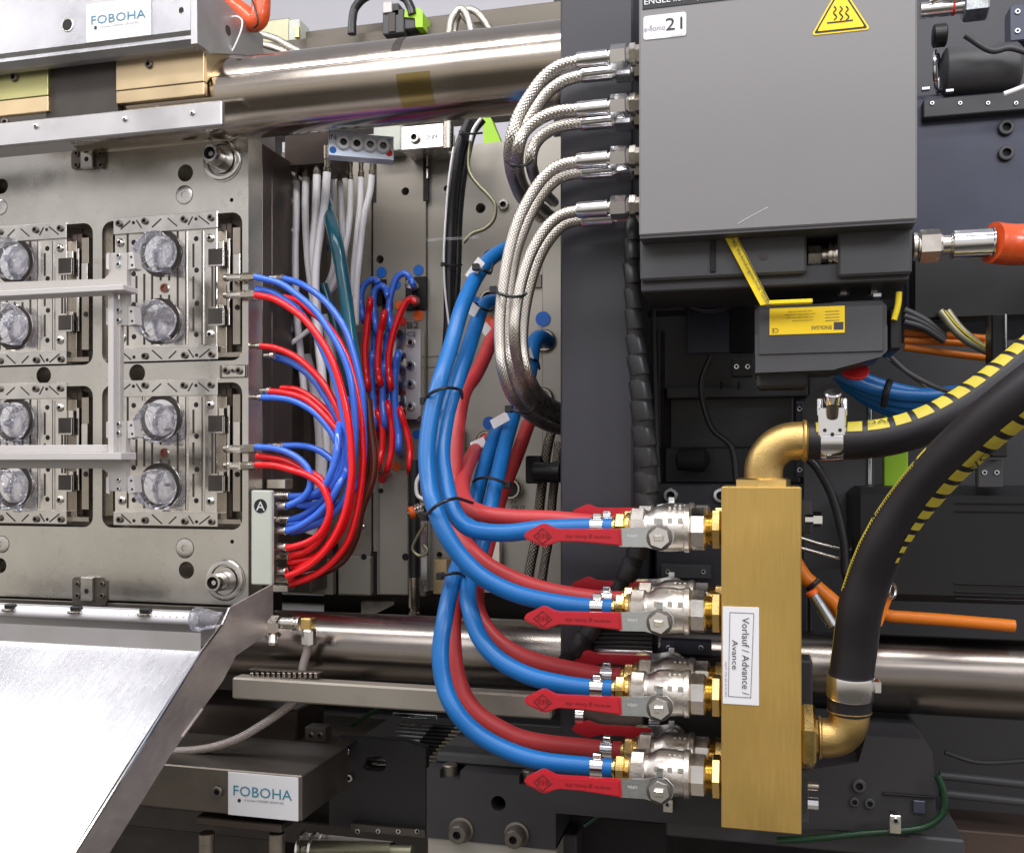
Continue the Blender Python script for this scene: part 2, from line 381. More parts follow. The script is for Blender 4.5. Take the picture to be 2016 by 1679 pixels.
def mk_rim(m, m2):
    def f():
        b = MB(); b.lathe((0, .1, 0), (0, -1, 0), [(0, 1.0), (.14, 1.0), (.18, .93), (.16, .80), (.12, .78, 1), (.12, .02, 1)], 22); return b.mesh('bore', [m, m2])
    return f
def cap(px, py, Y, r, par, k='cap', name='screw'):
    loc = P(px, py, Y); sc = r * S(px, Y)
    mk = {'cap': ('steelcap', mk_cap('nickel_dark', 'dark_void')), 'dark': ('darkcap', mk_cap('dark_steel', 'dark_void')), 'dome': ('dome', mk_dome('ground_steel', 'dark_void')),
          'flush': ('flush', mk_cap('mould_steel', 'dark_void')), 'zinc': ('zinccap', mk_cap('zinc', 'dark_void')), 'blk': ('blkcap', mk_cap('charcoal_light', 'dark_void')),
          'hole': ('hole', mk_hole('dark_void')), 'bore': ('bore', mk_rim('mould_steel', 'dark_void')), 'void': ('hole2', mk_hole('deep_steel'))}[k]
    return inst(mk[0], mk[1], name if k not in ('hole', 'bore', 'void') else 'hole', par, loc, sc)
def dot(px, py, Y, r, m, par, name='colour_dot'):
    def f():
        b = MB(); b.lathe((0, 0, 0), (0, -1, 0), [(0, 1), (.06, 1)], 24); return b.mesh('colour_dot', m)
    return inst('dot' + m, f, name, par, P(px, py, Y), r * S(px, Y))
def txt(s, px, py, Y, par, m, w=None, h=None, rot=0, name='lettering', th=.0004, off=.0006, X=None, U=None, org=None, label=None):
    cu = bpy.data.curves.new('t', 'FONT'); cu.body = s; cu.align_x = 'CENTER'; cu.align_y = 'CENTER'; cu.resolution_u = 2; cu.extrude = 0
    ob = bpy.data.objects.new('t', cu); COL.objects.link(ob); dg = bpy.context.evaluated_depsgraph_get(); dg.update()
    me = bpy.data.meshes.new_from_object(ob.evaluated_get(dg)); bpy.data.objects.remove(ob); bpy.data.curves.remove(cu)
    xs = [v.co.x for v in me.vertices]; ys = [v.co.y for v in me.vertices]; bw = max(xs) - min(xs); bh = max(ys) - min(ys); cx = (max(xs) + min(xs)) / 2; cy = (max(ys) + min(ys)) / 2
    vert = abs(rot) % 180 == 90
    mx = MX(px, Y); mz = S(px, Y)
    if vert: mx, mz = mz, mx
    if w and h: kx, ky = w * mx / bw, h * mz / bh
    elif w: kx = ky = w * mx / bw
    else: kx = ky = h * mz / bh
    c, sn = math.cos(math.radians(rot)), math.sin(math.radians(rot)); o0 = org if org is not None else P(px, py, Y)
    X = Vector(X) if X else Vector((1, 0, 0)); U = Vector(U) if U else Vector((0, 0, 1)); N = X.cross(U).normalized()
    for v in me.vertices:
        x = (v.co.x - cx) * kx; y = (v.co.y - cy) * ky
        v.co = o0 + X * (x * c - y * sn) + U * (x * sn + y * c) + N * off
    me.materials.append(MATS[m]); me.name = name
    o = bpy.data.objects.new(name, me); COL.objects.link(o); o.parent = par
    if label: o['label'] = label
    return o
def rrect(x0, x1, z0, z1, r, n=5):
    out = []
    for cx, cz, a0 in ((x1 - r, z1 - r, 0), (x0 + r, z1 - r, 90), (x0 + r, z0 + r, 180), (x1 - r, z0 + r, 270)):
        for k in range(n + 1): a = math.radians(a0 + 90 * k / n); out.append((cx + r * math.cos(a), cz + r * math.sin(a)))
    return out
def circ(px, py, Y, r, n=24):
    c = P(px, py, Y); s = S(px, Y) * r; return [(c.x + s * math.cos(2 * math.pi * k / n), c.z + s * math.sin(2 * math.pi * k / n)) for k in range(n)]
def stroke(mb, x0, y0, x1, y1, Y, w, d=.0006):    # thin bar from pixel to pixel on plane Y, standing d proud
    a = P(x0, y0, Y); b = P(x1, y1, Y); t = (b - a).normalized(); q = Vector((-t.z, 0, t.x)) * (w * S(x0, Y) / 2)
    mb.plate([((a + q).x, (a + q).z), ((a - q).x, (a - q).z), ((b - q).x, (b - q).z), ((b + q).x, (b + q).z)], [], Y - d, d * 2)
    return mb
def hose(name, label, cat, m, rpx, pts, Y=None, group=None, n=12, sub=7, ends=None, parts=None):
    """pts: (px,py[,Y]); radius given in photo pixels at the first point"""
    q = [(p[0], p[1], p[2] if len(p) > 2 else Y) for p in pts]
    r = rpx * S(q[0][0], q[0][2]); b = MB(); b.tube([P(*p) for p in q], r, n, sub)
    if parts is None: return tag(b.build(name, m), label, cat, group)
    t = thing(name, label, cat, group); b.build('hose_body', m, t); parts(t, q, r, b.frames); return fin(t)
# ================================================================== setting
b = MB(); b.cbox(-7, 5, 4.2, 4.3, -.6, 5, 0); tag(b.build('wall', 'hall_wall'), '', '', kind='structure')
b = MB(); b.cbox(-3.5, 3.5, .0, 4.19, -.75, -.6, 0); tag(b.build('floor', 'dark_steel'), '', '', kind='structure')
# ================================================================== machine carcass behind everything
t = thing('machine_carcass', 'dark machine frame closing the space behind the hoses and valves', 'machine frame')
b = MB(); b.cbox(P(1090, 500, 2.35).x, P(3600, 500, 2.35).x, 2.35, 2.4, P(1090, 1750, 2.35).z - .3, P(1090, -200, 2.35).z, .002); b.build('back_panel', 'charcoal_cast', t)
b = MB(); b.pb(300, 1160, 1120, 1760, 2.3, .05, .002); b.build('back_panel', 'deep_steel', t)
b = MB(); b.pb(-60, 1196, 1110, 1240, 2.05, .25, .002); b.build('cross_rail', 'dark_steel', t)
b = MB(); b.cbox(P(-1100, 100, 1.9).x, P(500, 100, 1.9).x, 1.99, 2.03, P(-60, 1760, 1.9).z - .3, P(200, 105, 1.9).z, .002); b.build('back_panel', 'deep_steel', t)
fin(t)
t = thing('fixed_platen', 'grey machined platen with coloured dots standing behind the blue hoses', 'platen')
YP = 1.97
def pl(name, x0, y0, x1, y1, Y, d, m, holes=()):
    a = P(x0, y0, Y); c = P(x1, y1, Y); b = MB(); b.plate([(a.x, c.z), (c.x, c.z), (c.x, a.z), (a.x, a.z)], [circ(hx, hy, Y, hr) for hx, hy, hr in holes], Y, d)
    return b.build(name, m, t)
pl('platen_plate', 560, 292, 731, 1173, YP + .01, .2, 'platen_grey', [(640, 1075, 6)])
pl('platen_plate', 735, 297, 838, 1173, YP - .01, .2, 'platen_grey', [(798, 377, 8), (748, 511, 8), (798, 1096, 8), (750, 966, 6)])
pl('platen_plate', 842, 292, 1140, 1172, YP, .2, 'platen_light', [(946, 410, 10), (879, 371, 6), (835 + 30, 1092, 6)])
b = MB(); b.pb(1067, 486, 1140, 1174, YP - .02, .02, .002); b.build('raised_pad', 'platen_light', t)
b = MB(); b.pb(1040, 541, 1066, 566, YP - .005, .005, .001); b.build('recess', 'dark_steel', t)
b = MB(); b.cbox(P(560, 300, YP).x, P(1140, 300, YP).x, YP + .2, YP + .24, P(700, 1240, YP).z, P(700, 290, YP).z, .001); b.build('backing', 'deep_steel', t)
for x, y0, y1, w in ((660, 1050, 1171, 9), (736, 1085, 1171, 12), (838, 300, 395, 10), (737, 292, 398, 7)):
    b = MB(); b.pb(x - w / 2, y0, x + w / 2, y1, YP - .0115, .004, 0); b.build('slot', 'dark_void', t)
b = MB()
for x, y in ((842, 342), (842, 318)): b.cyl(P(x, y - 10, YP - .012), P(x, y + 10, YP - .012), .003, 10, .0005)
b.build('latch_pin', 'nickel', t)
for x0, y0, x1, y1, m in ((666, 1095, 729, 1171, 'platen_light'), (747, 925, 803, 1171, 'platen_light'), (603, 1100, 655, 1171, 'platen_grey')):
    b = MB(); b.pb(x0, y0, x1, y1, YP - .03, .018, .0012); b.build('guide_strip', m, t)
cap(798, 1096, YP - .031, 7, t, 'hole'); cap(716, 1096, YP - .031, 6, t, 'hole'); cap(750, 966, YP - .031, 5, t, 'hole'); cap(714, 1037, YP - .02, 6, t, 'dome')
cap(992, 404, YP, 11, t, 'flush')
for x, y, m, r in ((751, 536, 'blue_dot', 10.5), (824, 532, 'blue_dot', 10.5), (780, 560, 'blue_dot', 9.5), (824, 621, 'orange_dot', 10.5), (787, 601, 'orange_dot', 9), (792, 633, 'red_dot', 9),
                   (640, 488, 'blue_dot', 8.5), (642, 558, 'orange_dot', 8), (645, 872, 'red_dot', 7), (781, 918, 'orange_dot', 9), (752, 942, 'red_dot', 9), (821, 855, 'blue_dot', 9),
                   (964, 505, 'blue_dot', 13), (1069, 628, 'blue_dot', 15), (964, 634, 'orange_dot', 13), (963, 833, 'blue_dot', 13), (937, 592, 'blue_dot', 8), (647, 928, 'red_dot', 6)):
    dot(x, y, YP - (.0215 if x > 1060 else .0005 if x > 842 else .0315 if y > 900 and x > 740 else .0112), r, m, t)
for x0, x1, y0, y1 in ((798, 839, 546, 610), (733, 760, 551, 600), (752, 772, 575, 610)):
    b = MB(); b.pb(x0, y0, x1, y1, YP - .014, .006, .001); b.build('port_recess', 'dark_void', t)
txt('B2', 813, 640, YP - .012, t, 'ink', w=22, h=13); txt('OUT', 1021, 1000, YP - .001, t, 'ink', w=28, h=9); txt('71', 1010, 988, YP - .001, t, 'ink', w=10, h=7)
for y in (701, 722): b = MB(); b.pb(842, y, 870, y + 2, YP - .001, .002, 0); b.build('scribed_line', 'dark_steel', t)
fin(t)
# small manifold with handwritten C2
t = thing('port_block', 'small aluminium block marked C2 carrying four socket screws', 'port block')
YC = YP - .035
b = MB(); b.ppoly([(690, 655), (741, 650), (775, 655), (798, 650), (829, 650), (829, 822), (823, 829), (798, 829), (790, 812), (775, 800), (760, 800), (690, 800)], YC, .022); b.build('block_body', 'ground_steel', t)
b = MB(); b.ppoly([(799, 648), (828, 648), (828, 817), (820, 825), (799, 825)], YC - .006, .006); b.build('raised_face', 'aluminium_plain', t)
for y in (675, 720, 757, 800): cap(809, y, YC - .0062, 8.5, t, 'zinc')
for x, y in ((786, 657), (787, 705), (785, 770), (757, 800)): cap(x, y, YC, 8, t, 'void')
txt('C2', 810, 658, YC - .007, t, 'ink', w=17, h=9)
fin(t)
# ================================================================== steel column on the right of the platen
t = thing('clamp_column', 'smooth charcoal painted column behind the braided hose fittings', 'column')
b = MB(); b.pb(1103, -200, 1246, 1492, 1.48, .55, .003); b.build('column_body', 'charcoal_paint', t)
fin(t)
# ================================================================== tie bars
def bar(name, label, pc, yc, rpx, Y, x0, x1, m, extra=None):
    c = P(pc, yc, Y); r = rpx * S(pc, Y); xa = P(x0, yc, Y).x; xb = P(x1, yc, Y).x
    t = thing(name, label, 'tie bar', 'steel tie bars of the clamping unit')
    b = MB(); b.cyl((xa, Y, c.z), (xb, Y, c.z), r, 96, .002); b.build('bar_body', m, t)
    if extra: extra(t, c, r, Y)
    return fin(t)
def ub(t, c, r, Y):
    x = P(812, 190, Y - r).x
    b = MB(); k = len(b.v)                       # amber tape patch wrapped on the lower front
    for i in range(9):
        a = math.radians(-58 + 46 * i / 8); 
        for xx in (x - .029, x + .029): b.v.append(Vector((xx, Y - (r + .0006) * math.cos(a), c.z + (r + .0006) * math.sin(a))))
    for i in range(8): b.face((k + 2 * i, k + 2 * i + 1, k + 2 * i + 3, k + 2 * i + 2))
    b.build('tape_patch', 'tape_amber', t)
    x = P(776, 100, Y - r).x; b = MB(); k = 0    # dark oil seam on top
    for i in range(9):
        a = math.radians(22 + 66 * i / 8); w = .004 + .004 * (1 - i / 8)
        for xx in (x - w + .002 * i / 8, x + w + .004 * i / 8): b.v.append(Vector((xx, Y - (r + .0006) * math.cos(a), c.z + (r + .0006) * math.sin(a))))
    for i in range(8): b.face((2 * i, 2 * i + 1, 2 * i + 3, 2 * i + 2))
    b.build('oil_mark', 'deep_steel', t)
    x0 = P(415, 170, Y - r).x; b = MB(); a = math.radians(12)
    b.cyl((x0, Y - (r) * math.cos(a), c.z + (r) * math.sin(a)), (x, Y - (r) * math.cos(a), c.z + (r) * math.sin(a)), .0007, 6); b.build('sleeve_edge', 'deep_steel', t)
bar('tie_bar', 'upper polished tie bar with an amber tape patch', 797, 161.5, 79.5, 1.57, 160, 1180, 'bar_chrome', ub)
bar('tie_bar', 'lower polished tie bar passing behind the looping blue hoses', 800, 1278, 67, 1.57, 452, 3200, 'bar_chrome_shaded')
tag((lambda b: b.pb(250, 105, 1110, 190, 2.02, .12, .002).build('cross_beam', 'brown_beam'))(MB()), 'brown cross beam showing just above the upper tie bar', 'beam')
tag((lambda b: b.ppoly([(380, 98), (1120, 26), (1120, 120), (380, 180)], 1.99, .02).build('cover_strip', 'brown_beam'))(MB()), 'dark brown cover strip running along above the upper tie bar', 'cover strip')
# ================================================================== aluminium carriage, top left
YA = 1.45
t = thing('carriage_beam', 'aluminium beam across the top left carrying the white and blue name plate', 'beam')
a0 = P(375, 90, YA); a1 = P(-60, 10, YA); xs0, xs1 = a1.x - .6, a0.x; zt = a1.z + .02; zb = a0.z
pr = [(YA, zt), (YA, zb + .026), (YA + .004, zb + .019), (YA + .004, zb + .013), (YA + .011, zb + .003), (YA + .02, zb), (YA + .024, zb), (YA + .024, zt)]
b = MB()
k = 0
for xx in (xs0, xs1):
    for y, z in pr: b.v.append(Vector((xx, y, z)))
n = len(pr)
for i in range(n): j = (i + 1) % n; b.face((i, j, n + j, n + i))
b.face(range(n)); b.face(range(n, 2 * n)); b.fix = True; b.build('beam_body', 'aluminium', t, ang=25)
cap(133, 50, YA, 14, t, 'bore'); cap(357, 21, YA, 7.5, t, 'bore')
xe = xs1 + .0015                                  # end bracket, receding plate
def E(px, py): return PXc(px, py, xe)
b = MB(); b.slab([E(375, -30), E(418, -8), E(428, 2), E(486, 55), E(507, 72), E(507, 112), E(400, 106), E(398, 102), E(376, 87)], (1, 0, 0), .012); b.build('end_bracket', 'aluminium_plain', t)
b = MB(); q = E(437, 62); b.lathe((xe + .012, q.y, q.z), (1, 0, 0), [(0, .009), (.0004, .009)], 18); b.build('hole', 'deep_steel', t)
sg = thing('name_plate', 'white plate with blue lettering on the upper aluminium beam', 'name plate', 'white name plates with blue capitals')
b = MB(); b.pb(170, 10, 297, 69, YA - .0022, .002, .0004); b.build('plate_body', 'white_label', sg)
txt('FOBOHA', 233, 34, YA - .0025, sg, 'light_teal_print', w=107, h=17)
txt('A business of BARNES GROUP INC', 235, 49, YA - .0025, sg, 'grey_print', w=78, h=4.5)
dot(188, 55, YA - .0026, 3.6, 'navy_print', sg, 'emblem'); fin(sg)
fin(t)
def bblock(x0, y0, x1, y1, m, label, sp):
    t = thing('wear_plate', label, 'wear plate', 'bronze wear plates on the upper tie bar')
    Y = 1.485
    b = MB(); b.pb(x0, y0, x1, y0 + (y1 - y0) * .62, Y, .012, .001); b.build('upper_half', m, t)
    a = P(x0, y0 + (y1 - y0) * .62, Y); c = P(x1, y0, Y); d = P(x0, y1 + 12, Y); u = P(x1, y0 + (y1 - y0) * .62, Y)
    b = MB(); b.cbox(a.x, c.x, Y + .0006, Y + .012, d.z, u.z - .0008, .001); b.build('lower_half', 'bronze_plate', t)
    for s in sp: cap(*s, Y, 8, t, 'dark')
    return fin(t)
tag((lambda b: b.pb(90, 118, 232, 250, 1.492, .012, .001).build('shade_sheet', 'deep_steel'))(MB()), 'dark brown sheet standing for the shade between the two bronze plates', 'plate')  # sheet added before the tie bar; its dark colour stands for shade
bblock(228, 108, 401, 192, 'bronze_plate', 'tan bronze plate under the beam end, nearest the bare tie bar', [(294, 128), (312, 217)])
bblock(-70, 128, 94, 224, 'green_bronze', 'yellow green bronze plate at the left edge under the beam', [(29, 154), (12, 242)])
b = MB(); e0 = P(401, 108, 1.485); b.slab([PXc(401, 70, e0.x), PXc(446, 112, e0.x), PXc(446, 118, e0.x), PXc(404, 160, e0.x)], (1, 0, 0), .004)
tag(b.build('seal_plate', 'bronze_plate'), 'thin bronze cheek plate where the tie bar enters the carriage', 'plate')
hose('grease_tube', 'thin clear looped tube above the grease nipple on the carriage', 'tube', 'tube_white', 1.6, [(437, 95), (437, 70), (447, 42), (462, 33), (476, 40), (474, 62), (460, 95), (452, 106)], 1.56)
t = thing('grease_nipple', 'small brass grease nipple with a clear collar at the carriage end', 'nipple')
b = MB(); b.cyl(P(440, 112, 1.57), P(430, 100, 1.57), .008, 10, .001); b.build('nipple_body', 'brass', t)
b = MB(); b.cyl(P(446, 108, 1.57), P(458, 96, 1.57), .006, 12, .001); b.build('collar', 'gripper_white', t); fin(t)
t = thing('guard_rail', 'long flat aluminium rail with screws just above the mould', 'rail')
b = MB(); b.cbox(P(-400, 250, 1.47).x, P(436, 246, 1.47).x, 1.47, 1.482, P(436, 246, 1.47).z, P(-70, 250, 1.47).z, .002); b.build('rail_body', 'aluminium_plain', t)
for x, y in ((71, 249), (246, 235), (379, 223)): cap(x, y, 1.47, 6, t, 'dome')
fin(t)
# ================================================================== mould
YM = 1.60
md = thing('injection_mould', 'large steel mould half with eight cavities and round guide pins', 'mould')
def Z(px, py, Y=YM): return P(px, py, Y).z
xl, xr = P(-380, 500, YM).x, P(489, 500, YM).x
ztop, zbot = Z(489, 265), Z(489, 1192)
outer = [(xl, zbot), (xr, zbot), (xr, ztop), (xl, ztop)]
wx = [(P(-114, 500, YM).x, P(183, 500, YM).x), (P(201, 500, YM).x, P(477, 500, YM).x)]
wz = [(Z(477, 709), Z(477, 417)), (Z(477, 1043), Z(477, 752))]
rr_ = 22 * S(470, YM)
holes = [rrect(x0, x1, z0, z1, rr_) for x0, x1 in wx for z0, z1 in wz]
for h in ((365, 341, 17), (367, 1122, 17), (86, 739, 17), (270, 735, 18), (3, 367, 15), (0, 1113, 15), (456, 394, 4), (457, 1066, 4)): holes.append(circ(*h[:2], YM, h[2]))
b = MB(); b.plate(outer, holes, YM, .05); b.build('face_plate', 'mould_steel', md)
b = MB(); b.cbox(xl, xr + .0004, YM + .0508, YM + .0875, zbot, ztop, .001); b.build('middle_plate', 'side_steel', md)
b = MB(); b.cbox(xl, xr, YM + .0885, YM + .17, zbot + .01, ztop, .001); b.build('rear_plate', 'side_steel', md)
b = MB(); b.cbox(xl, xr - .02, YM + .172, YM + .33, zbot + .03, ztop - .01, .001); b.build('clamp_plate', 'dark_steel', md)
for px, py, r in ((363, 384, 19), (364, 1079, 20), (1, 408, 16), (4, 1071, 17)):
    loc = P(px, py, YM)
    def f():
        q = MB(); q.lathe((0, .06, 0), (0, -1, 0), [(0, 1.0), (.08, 1.0, 1), (.08, .95, 1), (.1, .94, 0), (.12, .88), (.12, .34), (.02, .33, 1), (.02, .02, 1)], 28); return q.mesh('recessed_screw', ['ground_steel', 'dark_void'])
    inst('recs', f, 'recessed_screw', md, loc, r * S(px, YM))
for px, py, pt, pyt in ((438, 316, 407, 297), (444, 1142, 411, 1151)):
    s = S(px, YM); c = P(px, py, YM)
    b = MB(); b.lathe((c.x, c.y + .002, c.z), (0, -1, 0), [(0, 43 * s), (.0035, 43 * s, 1), (.0035, 41 * s, 0), (.006, 40 * s), (.007, 38 * s), (.0065, 31 * s), (.003, 30 * s, 1), (.003, 28 * s, 0), (.008, 27 * s), (.008, 22 * s)], 40)
    rg = b.build('guide_bush', ['ground_steel', 'deep_steel'], md)
    tip = P(pt, pyt, 1.556)
    b = MB(); b.lathe((c.x, c.y, c.z), Vector((c.x, 1.556, c.z)) - c, [(0, 19 * s), (.034, 18.5 * s), (.042, 17 * s), (.044, 16 * s), (.044, 12 * s), (.036, 11 * s, 1), (.036, .0001, 1)], 32); b.build('guide_pin', ['ground_steel', 'dark_void'], md)
    b = MB(); b.lathe((c.x, 1.566, c.z), (0, -1, 0), [(0, 6 * s), (.005, 6 * s), (.006, 5 * s)], 6); b.build('pin_screw', 'nickel', md)
for x0, y0, x1, y1, bx in ((143, 291, 210, 336, 158), (145, 1137, 212, 1190, 158)):
    a = P(x0, y1, YM); c = P(x1, y0, YM)
    b = MB(); b.plate(rrect(a.x, c.x, a.z, c.z, 8 * S(x0, YM), 3), [], YM - .004, .004); lb = b.build('locating_bracket', 'dark_steel', md)
    b = MB(); b.pb(bx, y0 - 1, bx + 23, y1 - 6, YM - .012, .008, .001); b.build('bracket_block', 'mould_steel', lb)
    for ox in (9, 57):
        for oy in (12, 35): cap(x0 + ox, y0 + oy, YM - .0042, 5.5, lb, 'dark')
    cap(bx + 12, (y0 + y1) / 2, YM - .0122, 5, lb, 'hole')
b = MB(); b.pb(432, 719, 486, 743, YM - .003, .003, .0008); e_ = b.build('edge_clip', 'dark_steel', md)
b = MB(); b.pb(437, 720, 481, 742, YM - .007, .004, .0008); b.build('clip_block', 'mould_steel', e_)
for x, r in ((446, 7), (459, 4), (471, 7)): cap(x, 730, YM - .0072, r, e_, 'dark')
# recess backing
b = MB(); b.cbox(xl + .012, xr - .012, YM + .044, YM + .0505, zbot + .05, ztop - .05, 0); b.build('recess_floor', 'dark_steel', md)
def cavity():
    z1 = lambda zx, zy: (zx / 3.877, zy / 3.877 + 400)
    root = MB(); root.pb(226, 458, 427, 684, YM + .002, .044, .0008); r0 = root.build('cavity_block', 'insert_steel', md)
    def bx(name, x0, y0, x1, y1, Y, d, m, c=.0006): q = MB(); q.pb(x0, y0, x1, y1, Y, d, c); return q.build(name, m, r0)
    bx('upper_strip', 223, 430, 428, 448, YM - .003, .045, 'ground_steel'); bx('lower_strip', 223, 687, 428, 707, YM - .003, .045, 'ground_steel')
    for k, (x0, y0, x1, y1) in enumerate(((920, 200, 995, 135), (1040, 130, 1080, 190), (1160, 185, 1230, 120), (1280, 115, 1350, 175), (1435, 168, 1470, 103), (1515, 98, 1595, 160),
                           (925, 1130, 1000, 1195), (1160, 1122, 1235, 1188), (1288, 1185, 1345, 1128), (1438, 1118, 1478, 1178), (1520, 1178, 1602, 1112))):
        q = MB(); stroke(q, *z1(x0, y0), *z1(x1, y1), YM - .0032, 2.6, .0004); q.build('groove', 'deep_steel', r0)
    for x, y in ((910, 157), (1107, 139), (1405, 125), (1610, 112), (1107, 1168), (1410, 1162), (1615, 1155), (915, 1172)): cap(*z1(x, y), YM - .0034, 6.6, r0, 'dark')
    for x, y in ((1018, 150), (1495, 121), (1022, 1175), (1500, 1160)): cap(*z1(x, y), YM - .0032, 3.5, r0, 'hole')
    for x, y in ((918, 303), (1605, 268), (1605, 1002), (932, 1030)): cap(*z1(x, y), YM + .0015, 8.8, r0, 'dome')
    for x, y in ((1020, 300), (1497, 272), (1020, 540), (1500, 512), (1020, 775), (1503, 765), (1498, 1003), (1022, 1020)): cap(*z1(x, y), YM + .0018, 5.2, r0, 'hole')
    for x, y0, y1 in ((973, 240, 420), (973, 930, 1085), (1100, 540, 760), (1160, 500, 780), (1225, 215, 260), (1290, 215, 280), (1225, 545, 590), (1290, 545, 590), (1225, 700, 760), (1290, 700, 770), (1355, 215, 290), (1355, 495, 800),
                      (1475, 310, 490), (1475, 560, 730), (1475, 800, 975), (1040, 555, 760), (1620, 480, 790), (1100, 930, 1080), (1160, 1010, 1080), (1290, 1010, 1070), (1225, 1010, 1070), (1645, 480, 790)):
        a = z1(x, y0); c = z1(x, y1); bx('slot', a[0] - 1.8, a[1], a[0] + 1.8, c[1], YM + .0014, .002, 'deep_steel', 0)
    for x, y0, y1 in ((1425, 215, 1080), (1550, 212, 1078), (1095, 215, 260)):
        a = z1(x, y0); c = z1(x, y1); bx('ridge', a[0] - 1.2, a[1], a[0] + 1.2, c[1], YM - .0005, .004, 'ground_steel', .0003)
        bx('slot', a[0] - 3.0, a[1], a[0] - 1.2, c[1], YM + .0016, .002, 'deep_steel', 0)
    for y0, y1 in ((350, 475), (805, 928)):
        a = z1(1588, y0); c = z1(1700, y1); bx('pocket', a[0], a[1], c[0], c[1], YM + .0012, .006, 'deep_steel'); bx('pocket_lip', c[0] - .8, a[1], c[0] + .8, c[1], YM + .0002, .006, 'ground_steel', .0002)  # nearly flush block; the pocket's inner shade is in its dark colour
        bx('pocket_lip', a[0], c[1] - .8, c[0], c[1] + .8, YM + .0002, .006, 'ground_steel', .0002)
    a = z1(1258, 650); q = MB(); q.lathe(P(*a, YM + .002), (0, -1, 0), [(0, 9.5 * S(324, YM)), (.003, 9 * S(324, YM)), (.003, 6 * S(324, YM), 1), (.001, 5.5 * S(324, YM), 1), (.0012, 0, 1)], 22); q.build('gate_ring', ['ground_steel', 'copper'], r0)
    for x, y in ((317, 499), (315, 633)):
        c = P(x, y, YM + .001); s = S(x, YM); q = MB(); q.lathe(c, (0, -1, 0), [(0, 47 * s), (.002, 46 * s), (.002, 42.5 * s, 1), (.0006, 42 * s, 1), (.0006, 36 * s, 1), (.0008, 34 * s, 0), (.0012, .001, 0)], 36); q.build('cavity_ring', ['chrome', 'deep_steel'], r0)
    # darker stepped blocks right of the insert
    bx('wedge_block', 429, 455, 446, 700, YM + .018, .03, 'nickel_dark'); bx('wedge_block', 446, 440, 456, 694, YM + .028, .02, 'side_steel'); bx('wedge_block', 458, 448, 473, 678, YM + .012, .034, 'nickel_dark')
    bx('wedge_block', 205, 450, 222, 700, YM + .02, .025, 'nickel_dark')
    bx('stop_block', 430, 475, 440, 492, YM + .006, .02, 'nickel'); bx('stop_block', 430, 600, 440, 618, YM + .006, .02, 'nickel'); bx('stop_block', 459, 500, 472, 560, YM + .004, .01, 'insert_steel'); bx('spacer_bar', 447, 470, 452, 640, YM + .012, .02, 'insert_steel'); bx('end_shim', 430, 694, 474, 702, YM + .006, .03, 'nickel_dark')
    bx('guide_post', 190, 452, 194, 690, YM + .004, .03, 'olive_steel')
    for x, y in ((1720, 428), (1645, 575), (1645, 690), (1700, 860), (1810, 505), (1810, 795)): cap(*z1(x, y), YM + .011, 5.5, r0, 'hole')
    return r0
c0 = cavity()
dx = P(131, 560, YM).x - P(428, 560, YM).x; dz = Z(428, 756 - 2) - Z(428, 430 - 7)
dz = P(428, 1035, YM).z - P(428, 706, YM).z
for d in ((dx, 0, 0), (0, 0, dz), (dx, 0, dz)): copy_tree(c0, None, d)
for zc in wz:                                    # ribs inside the left part of each window
    pass
fin(md)
# transparent jars ------------------------------------------------------------
def jar_mesh():
    b = MB(); R = 1.0
    prof = [(0, 1.0)]; outp = [(-.1, .86), (0, .98), (.12, 1.0), (.5, .97), (.62, .9), (.72, .78), (.80, .55), (.84, .33), (.80, .26), (.80, .001)]
    inn = [(.74, .001), (.74, .24), (.77, .30), (.73, .52), (.66, .72), (.56, .85), (.46, .90), (.1, .92), (-.1, .8)]
    n = 36
    def ringp(t, r):
        k = len(b.v)
        for j in range(n):
            a = 2 * math.pi * j / n; w = 1 + .035 * math.cos(3 * a + t * 5) + .02 * math.sin(7 * a)
            if abs(r) < .01: w = 1
            b.v.append(Vector((r * w * math.cos(a), -t, r * w * math.sin(a))))
        return k
    pr = outp; ks = [ringp(t, r) for t, r in pr]
    for i in range(len(ks) - 1):
        a, c = ks[i], ks[i + 1]
        for j in range(n): k = (j + 1) % n; b.face((a + j, a + k, c + k, c + j))
    b.fix = True; return b.mesh('jar', 'jar_plastic', ang=80)
JM = jar_mesh()
